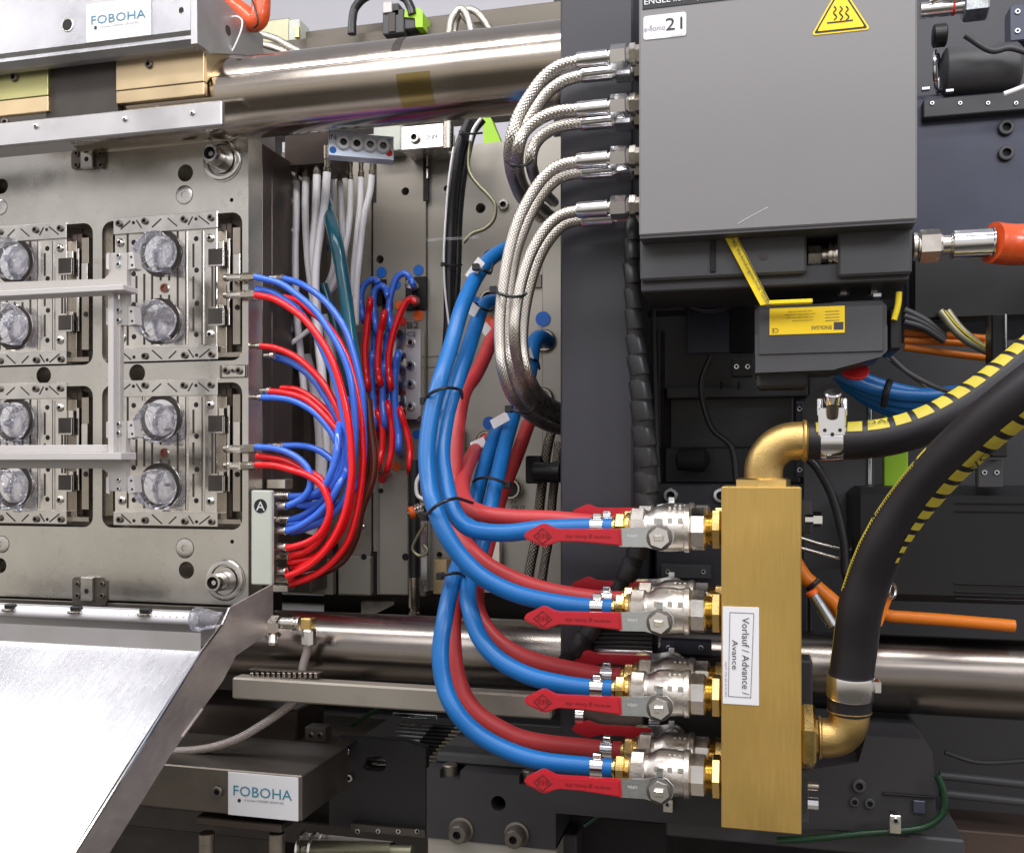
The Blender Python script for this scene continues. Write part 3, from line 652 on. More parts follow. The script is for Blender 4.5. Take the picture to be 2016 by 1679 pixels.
def jar(px, py, label, r=39.5):
    t = thing('clear_jar', label, 'plastic jar', 'clear moulded jars held at the cavities')
    o = bpy.data.objects.new('jar_body', JM); COL.objects.link(o); o.parent = t; Y = 1.585; s = r * S(px, Y); o.location = P(px, py, Y); o.scale = (s, s * 1.0, s); o.rotation_euler = (0, 0, .18)
    b = MB(); c = P(px, py, Y); b.torus((c.x, c.y - .2 * s, c.z), (0, 1, 0), s * .99, s * .03, 30, 6); b.build('rim_bead', 'jar_plastic', t)
    for rr, dd in ((.86, .5), (.62, .74), (.36, .84)): b = MB(); b.torus((c.x - dd * .16 * s, c.y - dd * s, c.z), (.17, 1, 0), s * rr, s * .022, 30, 6); b.build('moulded_ring', 'jar_plastic', t)
    rnd = random.Random(int(py)); 
    for k in range(5):
        an = rnd.uniform(0, 6.28); q0 = rnd.uniform(.25, .6); b = MB(); f_ = lambda u, an=an: Vector((c.x - .1 * s + s * u * math.cos(an), c.y - s * math.sqrt(max(.05, 1 - u * u)) * .86, c.z + s * u * math.sin(an))); b.tube([f_(q0), f_(q0 + .16), f_(q0 + .3)], s * .02, 6, 3); b.build('moulded_rib', 'jar_plastic', t)
    b = MB(); b.lathe(P(px - 3, py, Y - .72 * s), (0, -1, 0), [(0, .16 * s), (.1 * s, .13 * s), (.12 * s, .05 * s)], 14); b.build('gate_mark', 'jar_plastic', t)
    b = MB(); b.cbox(c.x + .3 * s, c.x + .85 * s, Y - .15 * s, Y, c.z - 1.1 * s, c.z - .8 * s, .1 * s); b.build('thumb_tab', 'jar_plastic', t)
    return fin(t)
for y, w in ((497, 'top'), (632, 'second'), (833, 'third'), (963, 'lowest')):
    jar(309, y, '%s clear jar from the top in the right column of cavities' % w if w != 'top' else 'top clear jar in the right column of cavities')
for y, w in ((509, 'top'), (638, 'second'), (833, 'third'), (964, 'lowest')):
    jar(17, y, '%s clear jar from the top, cut by the left edge' % w if w != 'top' else 'top clear jar in the column cut by the left edge')
# gripper frame ----------------------------------------------------------------
YG = 1.46
t = thing('gripper_frame', 'pale grey robot gripper frame reaching in front of the cavities', 'gripper')
b = MB(); b.ppoly([(-60, 558), (205, 549), (214, 540), (214, 503), (220, 498), (250, 498), (250, 640), (236, 640), (236, 598), (236, 575), (-60, 578)], YG, .012); b.build('upper_plate', 'gripper_paint', t)
b = MB(); b.pb(-60, 576, 242, 571, YG - .03, .042, .001); b.build('upper_flange', 'gripper_white', t)
b = MB(); b.pb(212, 571, 223, 894, YG - .014, .014, .001); b.build('post_flange', 'gripper_white', t)
b = MB(); b.pb(223, 590, 236, 894, YG - .002, .012, .001); b.build('post', 'gripper_paint', t)
b = MB(); b.ppoly([(-60, 894), (-60, 922), (200, 922), (212, 930), (213, 966), (248, 968), (248, 830), (235, 830), (233, 894)], YG, .012); b.build('lower_plate', 'gripper_paint', t)
b = MB(); b.pb(-60, 892, 238, 905, YG - .03, .042, .001); b.build('lower_flange', 'gripper_white', t)
b = MB(); b.pb(-60, 877, 212, 891, YG - .003, .003, .001); b.build('lower_web', 'gripper_white', t)
for yt, yb in ((498, 531), (605, 641), (829, 863), (938, 972)):
    b = MB(); b.ppoly([(250, yt), (262, yt - 2), (266, yb - 3), (252, yb)], YG + .004, .02); f_ = b.build('grip_finger', 'gripper_white', t)
    cap(258, yt + 8, YG + .0035, 2.4, f_, 'hole'); cap(260, yb - 9, YG + .0035, 2.4, f_, 'hole')
    b = MB(); b.cyl(P(262, (yt + yb) / 2, YG + .03), P(276, (yt + yb) / 2, YG + .1), .004, 8); b.build('finger_rod', 'dark_steel', f_)
    for yy in (yt + 6, yb - 10): cap(234, yy, YG - .0022 if 600 < yt < 900 else YG, 5, t, 'zinc')
    b = MB(); b.ppoly([(209, yt + 2), (214, yt - 1), (214, yb), (209, yb - 2)], YG - .004, .004); b.build('side_tab', 'gripper_white', t)
fin(t)
# ================================================================== quick couplings on the mould
def coupling(px0, px1, y, label, Y=1.585, r=7.5):
    t = thing('hose_coupling', label, 'coupling', 'nickel plated hose couplings on the mould')
    a = P(px0, y, Y); c = P(px1, y, Y); L = c.x - a.x; s = S(px0, Y) * r; a = Vector((a.x, Y, a.z))
    b = MB(); b.lathe(a, (1, 0, 0), [(0, s * .5), (.04 * L, s * .85), (.12 * L, s * .95), (.14 * L, s)], 16); b.build('nose', 'nickel_dark', t)
    b = MB(); b.lathe(a + Vector((.14 * L, 0, 0)), (1, 0, 0), [(0, s * .9), (.02 * L, s), (.42 * L, s), (.44 * L, s * .9)], 8, ph=.39); b.build('grip_sleeve', 'nickel', t)
    b = MB(); b.lathe(a + Vector((.555 * L, 0, 0)), (1, 0, 0), [(0, s * .8), (.04 * L, s * .8)], 16); b.build('dark_groove', 'dark_void', t)
    b = MB(); b.lathe(a + Vector((.58 * L, 0, 0)), (1, 0, 0), [(0, s * .85), (.03 * L, s * 1.12), (.3 * L, s * 1.12), (.33 * L, s), (.37 * L, s * 1.05), (.41 * L, s * .95), (.42 * L, s * .7)], 6, ph=.2); b.build('hex_nut', 'nickel', t)
    return fin(t)
coupling(440, 503, 548, 'uppermost coupling on the mould, feeding a blue hose')
coupling(440, 503, 582, 'second coupling on the mould, feeding the upper red hose')
coupling(440, 503, 884, 'third coupling on the mould, feeding the short blue hose', r=8)
coupling(440, 503, 917, 'lowest coupling on the mould, feeding the short red hose')
coupling(528, 559, 547, 'small coupling behind the uppermost one', 1.66, 5)
coupling(528, 559, 876, 'small coupling behind the third one', 1.66, 5)
coupling(527, 562, 586, 'small coupling behind the second one', 1.67, 5)
for x, y, l in ((505, 681, 'red stub'), (532, 700, 'faded blue stub'), (524, 769, 'dark red stub'), (508, 782, 'bright blue stub')):
    t = thing('hose_ferrule', 'small crimp ring on the mould side at the %s' % l, 'ferrule', 'crimp rings along the mould side')
    Y = 1.62; a = P(x, y, Y); b = MB(); b.lathe(a, (1, 0, 0), [(0, .006), (.001, .0066), (.008, .0066), (.009, .0055)], 14); b.build('ring', 'nickel', t)
    b = MB(); b.lathe(a + Vector((-.012, 0, 0)), (1, 0, 0), [(0, .004), (.012, .004)], 12); b.build('stem', 'nickel_dark', t); fin(t)
# block A -----------------------------------------------------------------------
t = thing('hose_block', 'pale block with a black circled letter A beside the mould', 'distribution block')
YB = 1.555
b = MB(); b.pb(494, 965, 534, 1152, YB, .012, .002); b.build('block_body', 'pale_green_paint', t)
b = MB(); b.pb(500, 972, 524, 1150, YB + .0125, .045, .001); b.build('side_plate', 'nickel_dark', t)
b = MB(); b.pb(524, 943, 562, 962, 1.66, .03, .001); b.build('top_lug', 'nickel', t); b = MB(); b.pb(536, 1151, 566, 1166, 1.62, .03, .001); b.build('bottom_lug', 'nickel', t)
dot(513, 996, YB, 14, 'black_print', t, 'letter_disc'); txt('A', 513, 996, YB - .0012, t, 'pale_label', w=17, h=18)
for x1, y, yy in ((570, 976, .03), (564, 996, 0), (570, 1023, .03), (564, 1044, 0), (564, 1076, 0), (570, 1094, .03), (564, 1124, 0), (570, 1141, .03)):
    Y = 1.58 + yy; a = P(536, y, Y); c = P(x1, y, Y); L = c.x - a.x; s = 8.5 * S(550, Y)
    b = MB(); b.lathe(Vector((a.x, Y, a.z)), (1, 0, 0), [(0, s * .8), (.05 * L, s * .95), (.3 * L, s * .95), (.32 * L, s), (.5 * L, s), (.52 * L, s * .9), (.92 * L, s * .9), (.94 * L, s), (L, s * .96)], 18); b.build('push_fitting', 'nickel', t)
fin(t)
# thin hoses ----------------------------------------------------------------------
def thin(c, label, pts, Y0, Y1, r=6.6, grp=None):
    n = len(pts); q = [(x, y, Y0 + (Y1 - Y0) * i / (n - 1)) if not isinstance(Y0, list) else (x, y, Y0[min(i, len(Y0) - 1)]) for i, (x, y) in enumerate(pts)]
    return hose('%s_hose' % c, label, 'hose', {'blue': 'tube_blue', 'red': 'tube_red'}[c], r, q, group=grp or 'thin %s hoses fanning out from the mould' % c, n=12, sub=6)
Z4 = lambda l, ox=430, oy=500: [(ox + x / 4.198, oy + y / 4.198) for x, y in l]
thin('blue', 'blue hose from the uppermost coupling, the front of the big arcs', Z4([(300, 190), (500, 240), (640, 330), (790, 460), (900, 610), (1000, 780), (1070, 950), (1110, 1150), (1130, 1400), (1120, 1650), (1080, 1900), (1000, 2090), (860, 2210), (700, 2275), (600, 2300)]), 1.585, 1.60)
thin('blue', 'blue hose making the outermost arc, farthest right', Z4([(545, 205), (650, 235), (770, 300), (880, 390), (980, 510), (1060, 650), (1110, 800), (1150, 950), (1190, 1150), (1200, 1400), (1200, 1679), (1150, 1900), (1010, 2050), (800, 2190), (600, 2240)]), 1.66, 1.63)
thin('blue', 'blue hose tucked just under the topmost red hose', Z4([(310, 290), (420, 310), (520, 360), (640, 445), (740, 570), (820, 700), (890, 860), (950, 1000), (1000, 1180), (1040, 1400), (1050, 1600), (1020, 1800), (960, 2000), (860, 2150), (720, 2220), (570, 2240)]), 1.60, 1.61)
thin('red', 'red hose from the second coupling, the widest bright red arc', Z4([(305, 340), (450, 370), (580, 440), (700, 530), (810, 660), (900, 800), (970, 960), (1020, 1130), (1060, 1300), (1090, 1500), (1100, 1679), (1100, 1850), (1060, 2080), (1000, 2260), (900, 2430), (780, 2550), (670, 2620), (565, 2662)]), 1.57, 1.575, 7)
thin('red', 'red hose on the outer right of the bundle ending lowest on block A', Z4([(550, 360), (660, 390), (760, 470), (880, 570), (980, 700), (1060, 850), (1120, 1020), (1160, 1200), (1185, 1400), (1195, 1679), (1180, 1900), (1145, 2120), (1085, 2340), (1000, 2480), (880, 2600), (740, 2680), (590, 2728)]), 1.66, 1.615, 6.8)
thin('red', 'red hose leaving the mould side under the white stub', Z4([(350, 760), (480, 780), (620, 840), (740, 930), (860, 1060), (960, 1230), (1020, 1400), (1070, 1650), (1085, 1850), (1060, 2060), (990, 2260), (880, 2430), (760, 2540), (660, 2600), (580, 2690)]), 1.62, 1.60)
thin('blue', 'faded blue hose under the middle red arc', Z4([(430, 845), (560, 880), (700, 960), (800, 1060), (880, 1180), (950, 1300), (1010, 1440), (1030, 1600), (1000, 1760), (940, 1940), (860, 2080), (740, 2190), (600, 2260)]), 1.64, 1.63)
thin('red', 'dark red hose paired above the lower blue arc', Z4([(520, 1110), (640, 1120), (760, 1180), (880, 1280), (960, 1380), (1040, 1560), (1100, 1800), (1090, 2060), (1020, 2280), (900, 2440), (760, 2560), (600, 2580)]), 1.65, 1.615)
thin('red', 'red hose along the underside of the lower red pair', Z4([(420, 1135), (560, 1150), (700, 1190), (800, 1260), (900, 1360), (990, 1470), (1060, 1640), (1100, 1850), (1075, 2090), (1005, 2280), (880, 2440), (740, 2520), (580, 2545)]), 1.62, 1.605)
thin('blue', 'blue hose making the lowest of the four left arcs', Z4([(350, 1185), (500, 1190), (640, 1220), (780, 1300), (880, 1400), (960, 1520), (1000, 1650), (985, 1800), (940, 1930), (860, 2040), (720, 2080), (600, 2050)]), 1.62, 1.61)
thin('blue', 'short blue hose from the third coupling, small hook', Z4([(310, 335), (450, 345), (560, 375), (660, 430), (730, 500), (760, 580), (750, 680), (700, 750), (640, 790), (570, 822)], oy=800), 1.58, 1.575)
thin('blue', 'blue hose rising over from the small coupling behind', Z4([(545, 325), (680, 325), (800, 350), (890, 400), (960, 470), (985, 560), (950, 660), (880, 720), (760, 750), (590, 745)], oy=800), 1.66, 1.62)
thin('blue', 'bright blue strand crossing in front of the bundle to block A', Z4([(1075, -60), (1030, 60), (995, 180), (985, 330), (955, 480), (900, 620), (830, 700), (730, 735), (600, 745)], oy=800), [1.68, 1.65, 1.60, 1.58, 1.575, 1.575, 1.58, 1.59, 1.60], 1, 7.2)
thin('blue', 'bright blue strand ending fourth on block A', Z4([(1150, 0), (1120, 190), (1090, 380), (1060, 520), (1000, 640), (930, 770), (850, 860), (760, 935), (650, 1000), (565, 1028)], oy=800), [1.66, 1.63] + [1.60] * 2 + [1.58] * 5, 1, 7)
thin('blue', 'blue strand ending third on block A', Z4([(1100, 40), (1065, 250), (1050, 460), (980, 620), (900, 740), (800, 830), (700, 900), (590, 940)], oy=800), 1.60, 1.61, 7)
thin('red', 'short red hose from the lowest coupling, big front hook', Z4([(310, 482), (470, 490), (620, 530), (740, 570), (840, 640), (900, 750), (920, 860), (890, 970), (830, 1060), (740, 1120), (640, 1155), (565, 1168)], oy=800), 1.57, 1.57, 7)
thin('red', 'short red hose just above the big front hook', Z4([(315, 408), (450, 425), (560, 450), (680, 510), (820, 580), (885, 660), (920, 800), (900, 980), (830, 1110), (720, 1200), (590, 1235)], oy=800), 1.59, 1.60, 6.8)
hose('amber_hose', 'dark amber hose sagging outside the red bundle', 'hose', 'tube_amber', 9, Z4([(1235, -60), (1260, 200), (1285, 420), (1270, 600), (1180, 850), (1130, 1080), (1040, 1250), (900, 1350), (700, 1400)], oy=800), 1.66)
hose('amber_hose', 'thin dark amber hose inside the loops right of the bundle', 'hose', 'tube_amber', 8, Z4([(1225, -60), (1240, 260), (1235, 480), (1205, 700), (1160, 850)], oy=800), 1.68)
# loops on the C2 block
def loop(c, label, pts, oy=500, r=6.2, Y=1.88):
    t = hose('%s_loop' % c, label, 'hose', {'blue': 'tube_blue', 'red': 'tube_red'}[c], r, [(lambda z: (z[0][0] + 2, z[0][1] + 5, 1.965))(Z4(pts, oy=oy))] + [(x, y, Y) for x, y in Z4(pts, oy=oy)] + [(lambda z: (z[-1][0] + 3, z[-1][1] + 9, 1.965))(Z4(pts, oy=oy))], Y, 'short %s loops on the platen ports' % c); return t
loop('blue', 'left one of the three upper blue loops', [(1320, 235), (1290, 215), (1240, 225), (1190, 290), (1178, 400), (1200, 540)])
loop('blue', 'middle one of the three upper blue loops', [(1400, 355), (1380, 285), (1330, 265), (1288, 320), (1283, 450), (1310, 640)])
loop('blue', 'tallest upper blue loop, at the right', [(1612, 262), (1580, 190), (1530, 162), (1470, 205), (1430, 320), (1408, 450), (1430, 620)])
loop('red', 'left one of the three long red strands', [(1255, 380), (1240, 500), (1225, 640), (1212, 800), (1220, 960), (1238, 1110)], Y=1.87, r=6.6)
loop('red', 'middle one of the three long red strands', [(1375, 485), (1340, 640), (1322, 800), (1318, 950), (1340, 1070)], Y=1.87, r=6.6)
loop('red', 'right red strand hooked into the port at its top', [(1622, 390), (1600, 380), (1555, 392), (1500, 500), (1450, 640), (1415, 800), (1408, 950), (1428, 1100)], Y=1.87, r=6.6)
loop('blue', 'left one of the lower blue strands', [(1278, 820), (1268, 950), (1273, 1100), (1283, 1250), (1292, 1420)])
loop('blue', 'middle one of the lower blue strands', [(1375, 900), (1365, 1050), (1358, 1200), (1375, 1420)])
loop('blue', 'right lower blue strand crossing the port block', [(1488, 820), (1465, 950), (1458, 1100), (1465, 1300), (1488, 1480), (1490, 1620)], r=6.8)
loop('red', 'left one of the three bottom red hooks', [(1308, 1300), (1350, 1420), (1352, 1600), (1325, 1760)])
loop('red', 'middle one of the three bottom red hooks', [(1398, 1235), (1430, 1400), (1432, 1600), (1395, 1790)])
loop('red', 'right one of the three bottom red hooks', [(1498, 1285), (1550, 1450), (1582, 1600), (1580, 1790)])
loop('blue', 'rear blue strand between the left and middle red ones', [(1300, 560), (1290, 680), (1282, 800), (1276, 900)], r=5.5, Y=1.90)
loop('blue', 'rear blue strand between the middle and right red ones', [(1400, 640), (1388, 740), (1376, 860), (1372, 930)], r=5.5, Y=1.90)
loop('red', 'rear red strand peeking out beside the amber hose', [(1260, 1080), (1268, 1200), (1290, 1330), (1300, 1480)], r=5.5, Y=1.90)
loop('red', 'rear red strand between the two lower blue ones', [(1330, 1060), (1335, 1160), (1328, 1260), (1345, 1360)], r=5.5, Y=1.90)
loop('blue', 'short rear blue strand above the middle red hook', [(1420, 1060), (1418, 1150), (1408, 1260)], r=5.5, Y=1.90)
t = thing('port_fitting', 'nickel fitting in the black port under the tall blue loop', 'fitting', 'fittings in the black ports'); b = MB(); b.lathe(P(814, 563, 1.935), (0, -1, 0), [(0, .012), (.02, .012), (.024, .009)], 14); b.build('collar', 'nickel', t); fin(t)
t = thing('port_fitting', 'nickel fitting in the black port behind the right red strand', 'fitting', 'fittings in the black ports'); b = MB(); b.lathe(P(817, 593, 1.935), (0, -1, 0), [(0, .012), (.02, .012), (.024, .009)], 14); b.build('collar', 'copper', t); fin(t)
# white hose bundle ------------------------------------------------------------------
def white(label, pts, Y, r=7.2): hose('white_hose', label, 'hose', 'tube_white', r, pts, Y, 'milky white hoses hanging under the IN and OUT block')
white('leftmost milky white hose of the front four', [(583, 357), (583, 420), (581, 500), (583, 600), (592, 700), (600, 780)], 1.80)
white('second milky white hose from the left', [(602, 350), (601, 420), (605, 500), (612, 560), (622, 640), (634, 760), (640, 860)], 1.79)
white('third milky white hose, widest lit one', [(624, 345), (621, 430), (616, 500), (622, 580), (628, 660), (638, 780), (645, 900)], 1.77, 8)
white('fourth milky white hose leaving from the block corner', [(644, 340), (639, 400), (630, 460), (621, 540), (624, 640), (636, 760)], 1.76, 8)
white('thin white hose half hidden behind the teal hose', [(652, 340), (655, 420), (657, 520), (640, 570)], 1.9, 6)
white('fifth milky white hose, in shade right of the teal hose', [(669, 358), (673, 430), (678, 500), (660, 560), (632, 590)], 1.86, 6.5)
white('sixth milky white hose curving left behind the teal hose', [(690, 355), (689, 420), (681, 480), (668, 530), (640, 590)], 1.84, 6.5)
white('seventh milky white hose, long one at the right', [(710, 350), (710, 400), (703, 470), (697, 540), (699, 600)], 1.82, 7)
white('rightmost milky white hose, yellowish at its top', [(732, 345), (728, 380), (716, 430), (708, 500), (702, 560), (700, 640)], 1.80, 6.5)
white('short white stub hose from the mould side', [(552, 681), (570, 677), (590, 664), (608, 650)], 1.78, 5)
white('broad pale hose behind the red bundle', [(600, 700), (622, 780), (632, 860), (630, 960), (612, 1050)], 1.84, 12)
white('second broad pale hose behind the blue bundle', [(640, 620), (655, 720), (662, 820), (655, 960)], 1.84, 9)
hose('teal_hose', 'thick teal hose running diagonally between white hoses', 'hose', 'tube_teal', 12.5, [(634, 372, 1.84), (646, 415, 1.78), (658, 460), (671, 520), (681, 590), (690, 660), (700, 728)], 1.74)
hose('teal_hose', 'second darker teal hose behind the first', 'hose', 'tube_teal', 9, [(636, 560), (652, 610), (668, 680), (690, 760)], 1.83)
t = thing('flow_block', 'light blue block marked IN and OUT with four round ports', 'distribution block')
a, c, d_, e_ = P(647, 259, 1.60), P(775, 271, 1.65), P(775, 314, 1.65), P(647, 305, 1.60)
# block slightly turned: build in its own frame
XD = (Vector((c.x, c.y, 0)) - Vector((a.x, a.y, 0))); Wd = XD.length; XD.normalize(); ND = XD.cross(Vector((0, 0, 1))); Ht = a.z - e_.z; slope = ((c.z - a.z) + (d_.z - e_.z)) / 2 / Wd
UD = Vector((0, 0, 1)); XS = Vector((XD.x, XD.y, slope))
def Q(u, v, w=0): return a + XS * (u * Wd) - UD * (v * Ht) - ND * w
b = MB(); b.slab([Q(0, 0), Q(1, 0), Q(1, 1), Q(0, 1)], -ND, .03); b.build('block_body', 'pale_blue_paint', t)
for u, v in ((.225, .45), (.43, .46), (.635, .46), (.835, .47)):
    p = Q(u, v); s = S(700, 1.68)
    b = MB(); b.lathe(p + ND * -.002, ND, [(0, 14 * s), (.006, 14 * s), (.009, 12 * s), (.009, 6.5 * s), (.002, 5.5 * s, 1), (.002, .0001, 1)], 24); b.build('port_ring', ['pale_label', 'dark_void'], t)
for u, v, m in ((.065, .78, 'blue_dot'), (.93, .72, 'red_dot')):
    b = MB(); b.lathe(Q(u, v), ND, [(0, 6.5 * s), (.0006, 6.5 * s)], 20); b.build('colour_dot', m, t)
txt('IN', 0, 0, 1.68, t, 'ink', w=10, h=9, org=Q(.06, .22), X=XD, U=UD); txt('OUT', 0, 0, 1.68, t, 'ink', w=16, h=8, org=Q(.88, .22), X=XD, U=UD)
for x, y0, y1, Y, r in ((583, 318, 357, 1.80, 5), (602, 312, 350, 1.79, 5.5), (624, 303, 345, 1.77, 6.5), (644, 300, 340, 1.76, 7), (669, 312, 358, 1.86, 4.5), (690, 310, 355, 1.84, 5), (711, 305, 350, 1.82, 5.5), (733, 305, 345, 1.80, 6)):
    p0 = P(x, y0 - 12, Y); p1 = P(x, y1, Y); s = S(x, Y) * r; L = (p0 - p1).length
    b = MB(); b.lathe(p0, (0, 0, -1), [(0, s), (L * .5, s), (L * .52, s * .85), (L * .8, s * .85), (L * .82, s * 1.15), (L, s * 1.15)], 14); b.build('hose_nipple', 'nickel_dark', t)
b = MB(); b.pb(560, 262, 650, 322, 1.76, .1, .002); b.build('rear_block', 'side_steel', t)
fin(t)
# hardware between mould and platen
t = thing('clear_bracket', 'crumpled clear plastic bracket at the mould corner under the tie bar', 'bracket')
b = MB(); b.slab([P(492, 264, 1.62), P(541, 300, 1.70), P(541, 262, 1.70)], (0, .3, 1), .003); b.build('corner_sheet', 'aluminium_plain', t)
for x in (517, 538): b = MB(); b.torus(P(x, 284, 1.72), (1, .5, 0), .014, .002, 18, 6); b.build('ring', 'nickel', t)
fin(t)
for y in (400, 455, 522):
    cap_l = {400: 'upper', 455: 'middle', 522: 'lower'}[y]
    t = thing('hose_port', '%s dark round port on the recessed block left of the white hoses' % cap_l, 'port', 'round ports in shade beside the white hoses')
    b = MB(); b.lathe(P(566, y, 1.80), (0, -1, 0), [(0, .014), (.006, .014), (.008, .012), (.008, .009), (.002, .008, 1), (.002, .0001, 1)], 20); b.build('ring', ['nickel_dark', 'dark_void'], t)
    b = MB(); b.pb(551, y - 25, 558, y - 13, 1.80, .02, .0006); b.build('side_tab', 'zinc', t); fin(t)
tag((lambda b: b.pb(553, 300, 612, 1166, 1.86, .08, .002).build('rear_mould_plate', 'dark_steel'))(MB()), 'dark mould plate in shade behind the white hoses', 'plate')
tag((lambda b: b.pb(505, 630, 575, 655, 1.80, .02, .002).build('cable_bracket', 'zinc'))(MB()), 'small blue grey bracket behind the red hose arcs', 'bracket')
# sensor cable etc. on platen
t = thing('core_puller', 'light steel block with a round screw below the upper tie bar', 'block')
b = MB(); b.pb(789, 249, 873, 290, 1.88, .08, .002); b.build('block_body', 'ground_steel', t); cap(817, 272, 1.88, 11, t, 'flush'); txt('12NM', 848, 270, 1.879, t, 'grey_print', w=24, h=9)
b = MB(); b.pb(735, 245, 789, 296, 1.92, .05, .002); b.build('pale_plate', 'pale_green_paint', t)
b = MB(); b.cyl(P(883, 236, 1.88), P(883, 296, 1.88), .011, 16, .002); b.build('threaded_post', 'nickel_dark', t)
b = MB(); b.ppoly([(838, 291), (856, 291), (856, 298), (838, 298)], 1.9, .02); b.build('blue_spacer', 'blue_dot', t); fin(t)
b = MB(); b.ppoly([(950, 232), (966, 232), (987, 283), (953, 285)], 2.0, .03); tag(b.build('lime_sheet', 'lime'), 'lime green triangular panel between the cables under the tie bar', 'panel')
hose('black_cable', 'thick glossy black cable hanging down the platen with white print', 'cable', 'tube_black', 11, [(925, 238), (915, 262), (903, 300), (894, 360), (889, 420), (886, 500), (884, 560), (884, 630), (880, 700)], 1.87, parts=lambda t, q, r, f: txt('24VDC  1.750 MM', 891, 470, 1.84, t, 'pale_label', h=105, w=5, rot=90))
hose('black_cable', 'second black cable beside the printed one', 'cable', 'tube_black', 9, [(950, 235), (930, 262), (918, 310), (908, 370), (902, 440), (900, 520), (896, 600), (892, 700)], 1.89)
hose('striped_cable', 'pale thin cable along the left of the printed black cable', 'cable', 'tube_white', 2.2, [(893, 290), (884, 350), (878, 420), (874, 500), (876, 570), (884, 640)], 1.855)
hose('grey_cable', 'olive grey cable curling over the platen hole', 'cable', 'olive_steel', 4, [(945, 236), (928, 270), (922, 310), (925, 340), (942, 365), (962, 385), (975, 405), (972, 432), (955, 450), (930, 460), (912, 478)], 1.88)
hose('grey_cable', 'light section of thin cable beside the threaded post', 'cable', 'tube_white', 3.4, [(948, 232), (932, 255), (926, 278)], 1.865)
for x0, y, x1, Y in ((872, 521, 910, 1.855), (908, 262, 950, 1.85)):
    t = thing('cable_tie', 'black tie round the hanging cables %s' % ('beside the blue dot' if y > 400 else 'just under the tie bar'), 'cable tie', 'black cable ties')
    b = MB(); b.tube([P(x0, y, Y), P((x0 + x1) / 2, y + 2, Y - .01), P(x1, y, Y)], .002, 6); b.build('strap', 'tie_black', t); b = MB(); b.cbox(*[v for p in zip(P(x0, y, Y), P(x0, y, Y)) for v in (p[0] - .004, p[1] + .004)], .0008); b.build('tie_head', 'tie_black', t); fin(t)
# orange plug and grey wires lower left of blue hoses
t = thing('round_plug', 'small orange ringed plug with a ribbed grey collar', 'plug')
c = P(805, 1011, 1.80); dr = Vector((.9, .5, .35)).normalized()
b = MB(); b.lathe(c, dr, [(0, .010), (.003, .0125), (.011, .0125), (.012, .011)], 18); b.build('orange_ring', 'orange_dot', t)
b = MB(); b.lathe(c + dr * .012, dr, [(0, .012), (.003, .014), (.006, .012), (.009, .014), (.012, .012), (.015, .014), (.018, .012), (.03, .01)], 16); b.build('ribbed_collar', 'nickel', t)
b = MB(); b.cyl(c - dr * .002 + Vector((0, -.004, 0)), c + dr * .03 + Vector((.006, -.012, -.004)), .0045, 10); b.build('plug_core', 'dark_steel', t); fin(t)
hose('grey_wire', 'bent grey wire hanging under the orange plug', 'wire', 'olive_steel', 3.2, [(838, 1030), (822, 1055), (812, 1080), (826, 1094), (842, 1085), (834, 1072)], 1.82)
t = thing('black_rod', 'vertical black tube ending in a grey sleeve left of blue hoses', 'tube')
b = MB(); b.cyl(P(816, 905, 1.88), P(816, 1138, 1.88), .0115, 18); b.build('tube_body', 'tube_black', t)
b = MB(); b.lathe(P(816, 1136, 1.88), (0, 0, -1), [(0, .012), (.062, .012), (.064, .009), (.07, .009), (.072, .012), (.085, .012), (.09, .004), (.11, .003)], 18); b.build('end_sleeve', 'nickel_dark', t); fin(t)
b = MB(); b.ppoly([(711, 1184), (776, 1184), (776, 1190), (728, 1213), (711, 1213)], 1.93, .02); tag(b.build('angle_bracket', 'ground_steel'), 'small folded silver bracket on the dark rail below the platen', 'bracket')
for i, (x0, y0, x1, y1, lb) in enumerate(((876, 843, 908, 945, 'upper tan bracket behind the blue hoses'), (853, 1100, 880, 1170, 'lower tan bracket left of the blue hoses'))):
    tag((lambda b: b.pb(x0, y0, x1, y1, 1.93, .03, .001).build('tan_bracket', 'bronze_plate'))(MB()), lb, 'bracket')
hose('white_wire', 'short white wire between the blue hoses and red hose', 'wire', 'tube_white', 4, [(893, 862), (903, 885), (908, 905), (904, 930)], 1.86)
hose('white_wire', 'white wire curling out from behind the left blue hose', 'wire', 'tube_white', 4, [(830, 930), (820, 950), (822, 975), (838, 985)], 1.86)
tag((lambda b: b.pb(954, 1060, 984, 1118, 1.94, .02, .001).build('mounting_plate', 'ground_steel'))(MB()), 'light mounting plate with a small hole below the OUT mark', 'plate')
tag((lambda b: b.pb(828, 1000, 842, 1165, 1.94, .02, .001).build('guide_strip', 'zinc'))(MB()), 'thin pale strip right of the vertical black tube', 'strip')
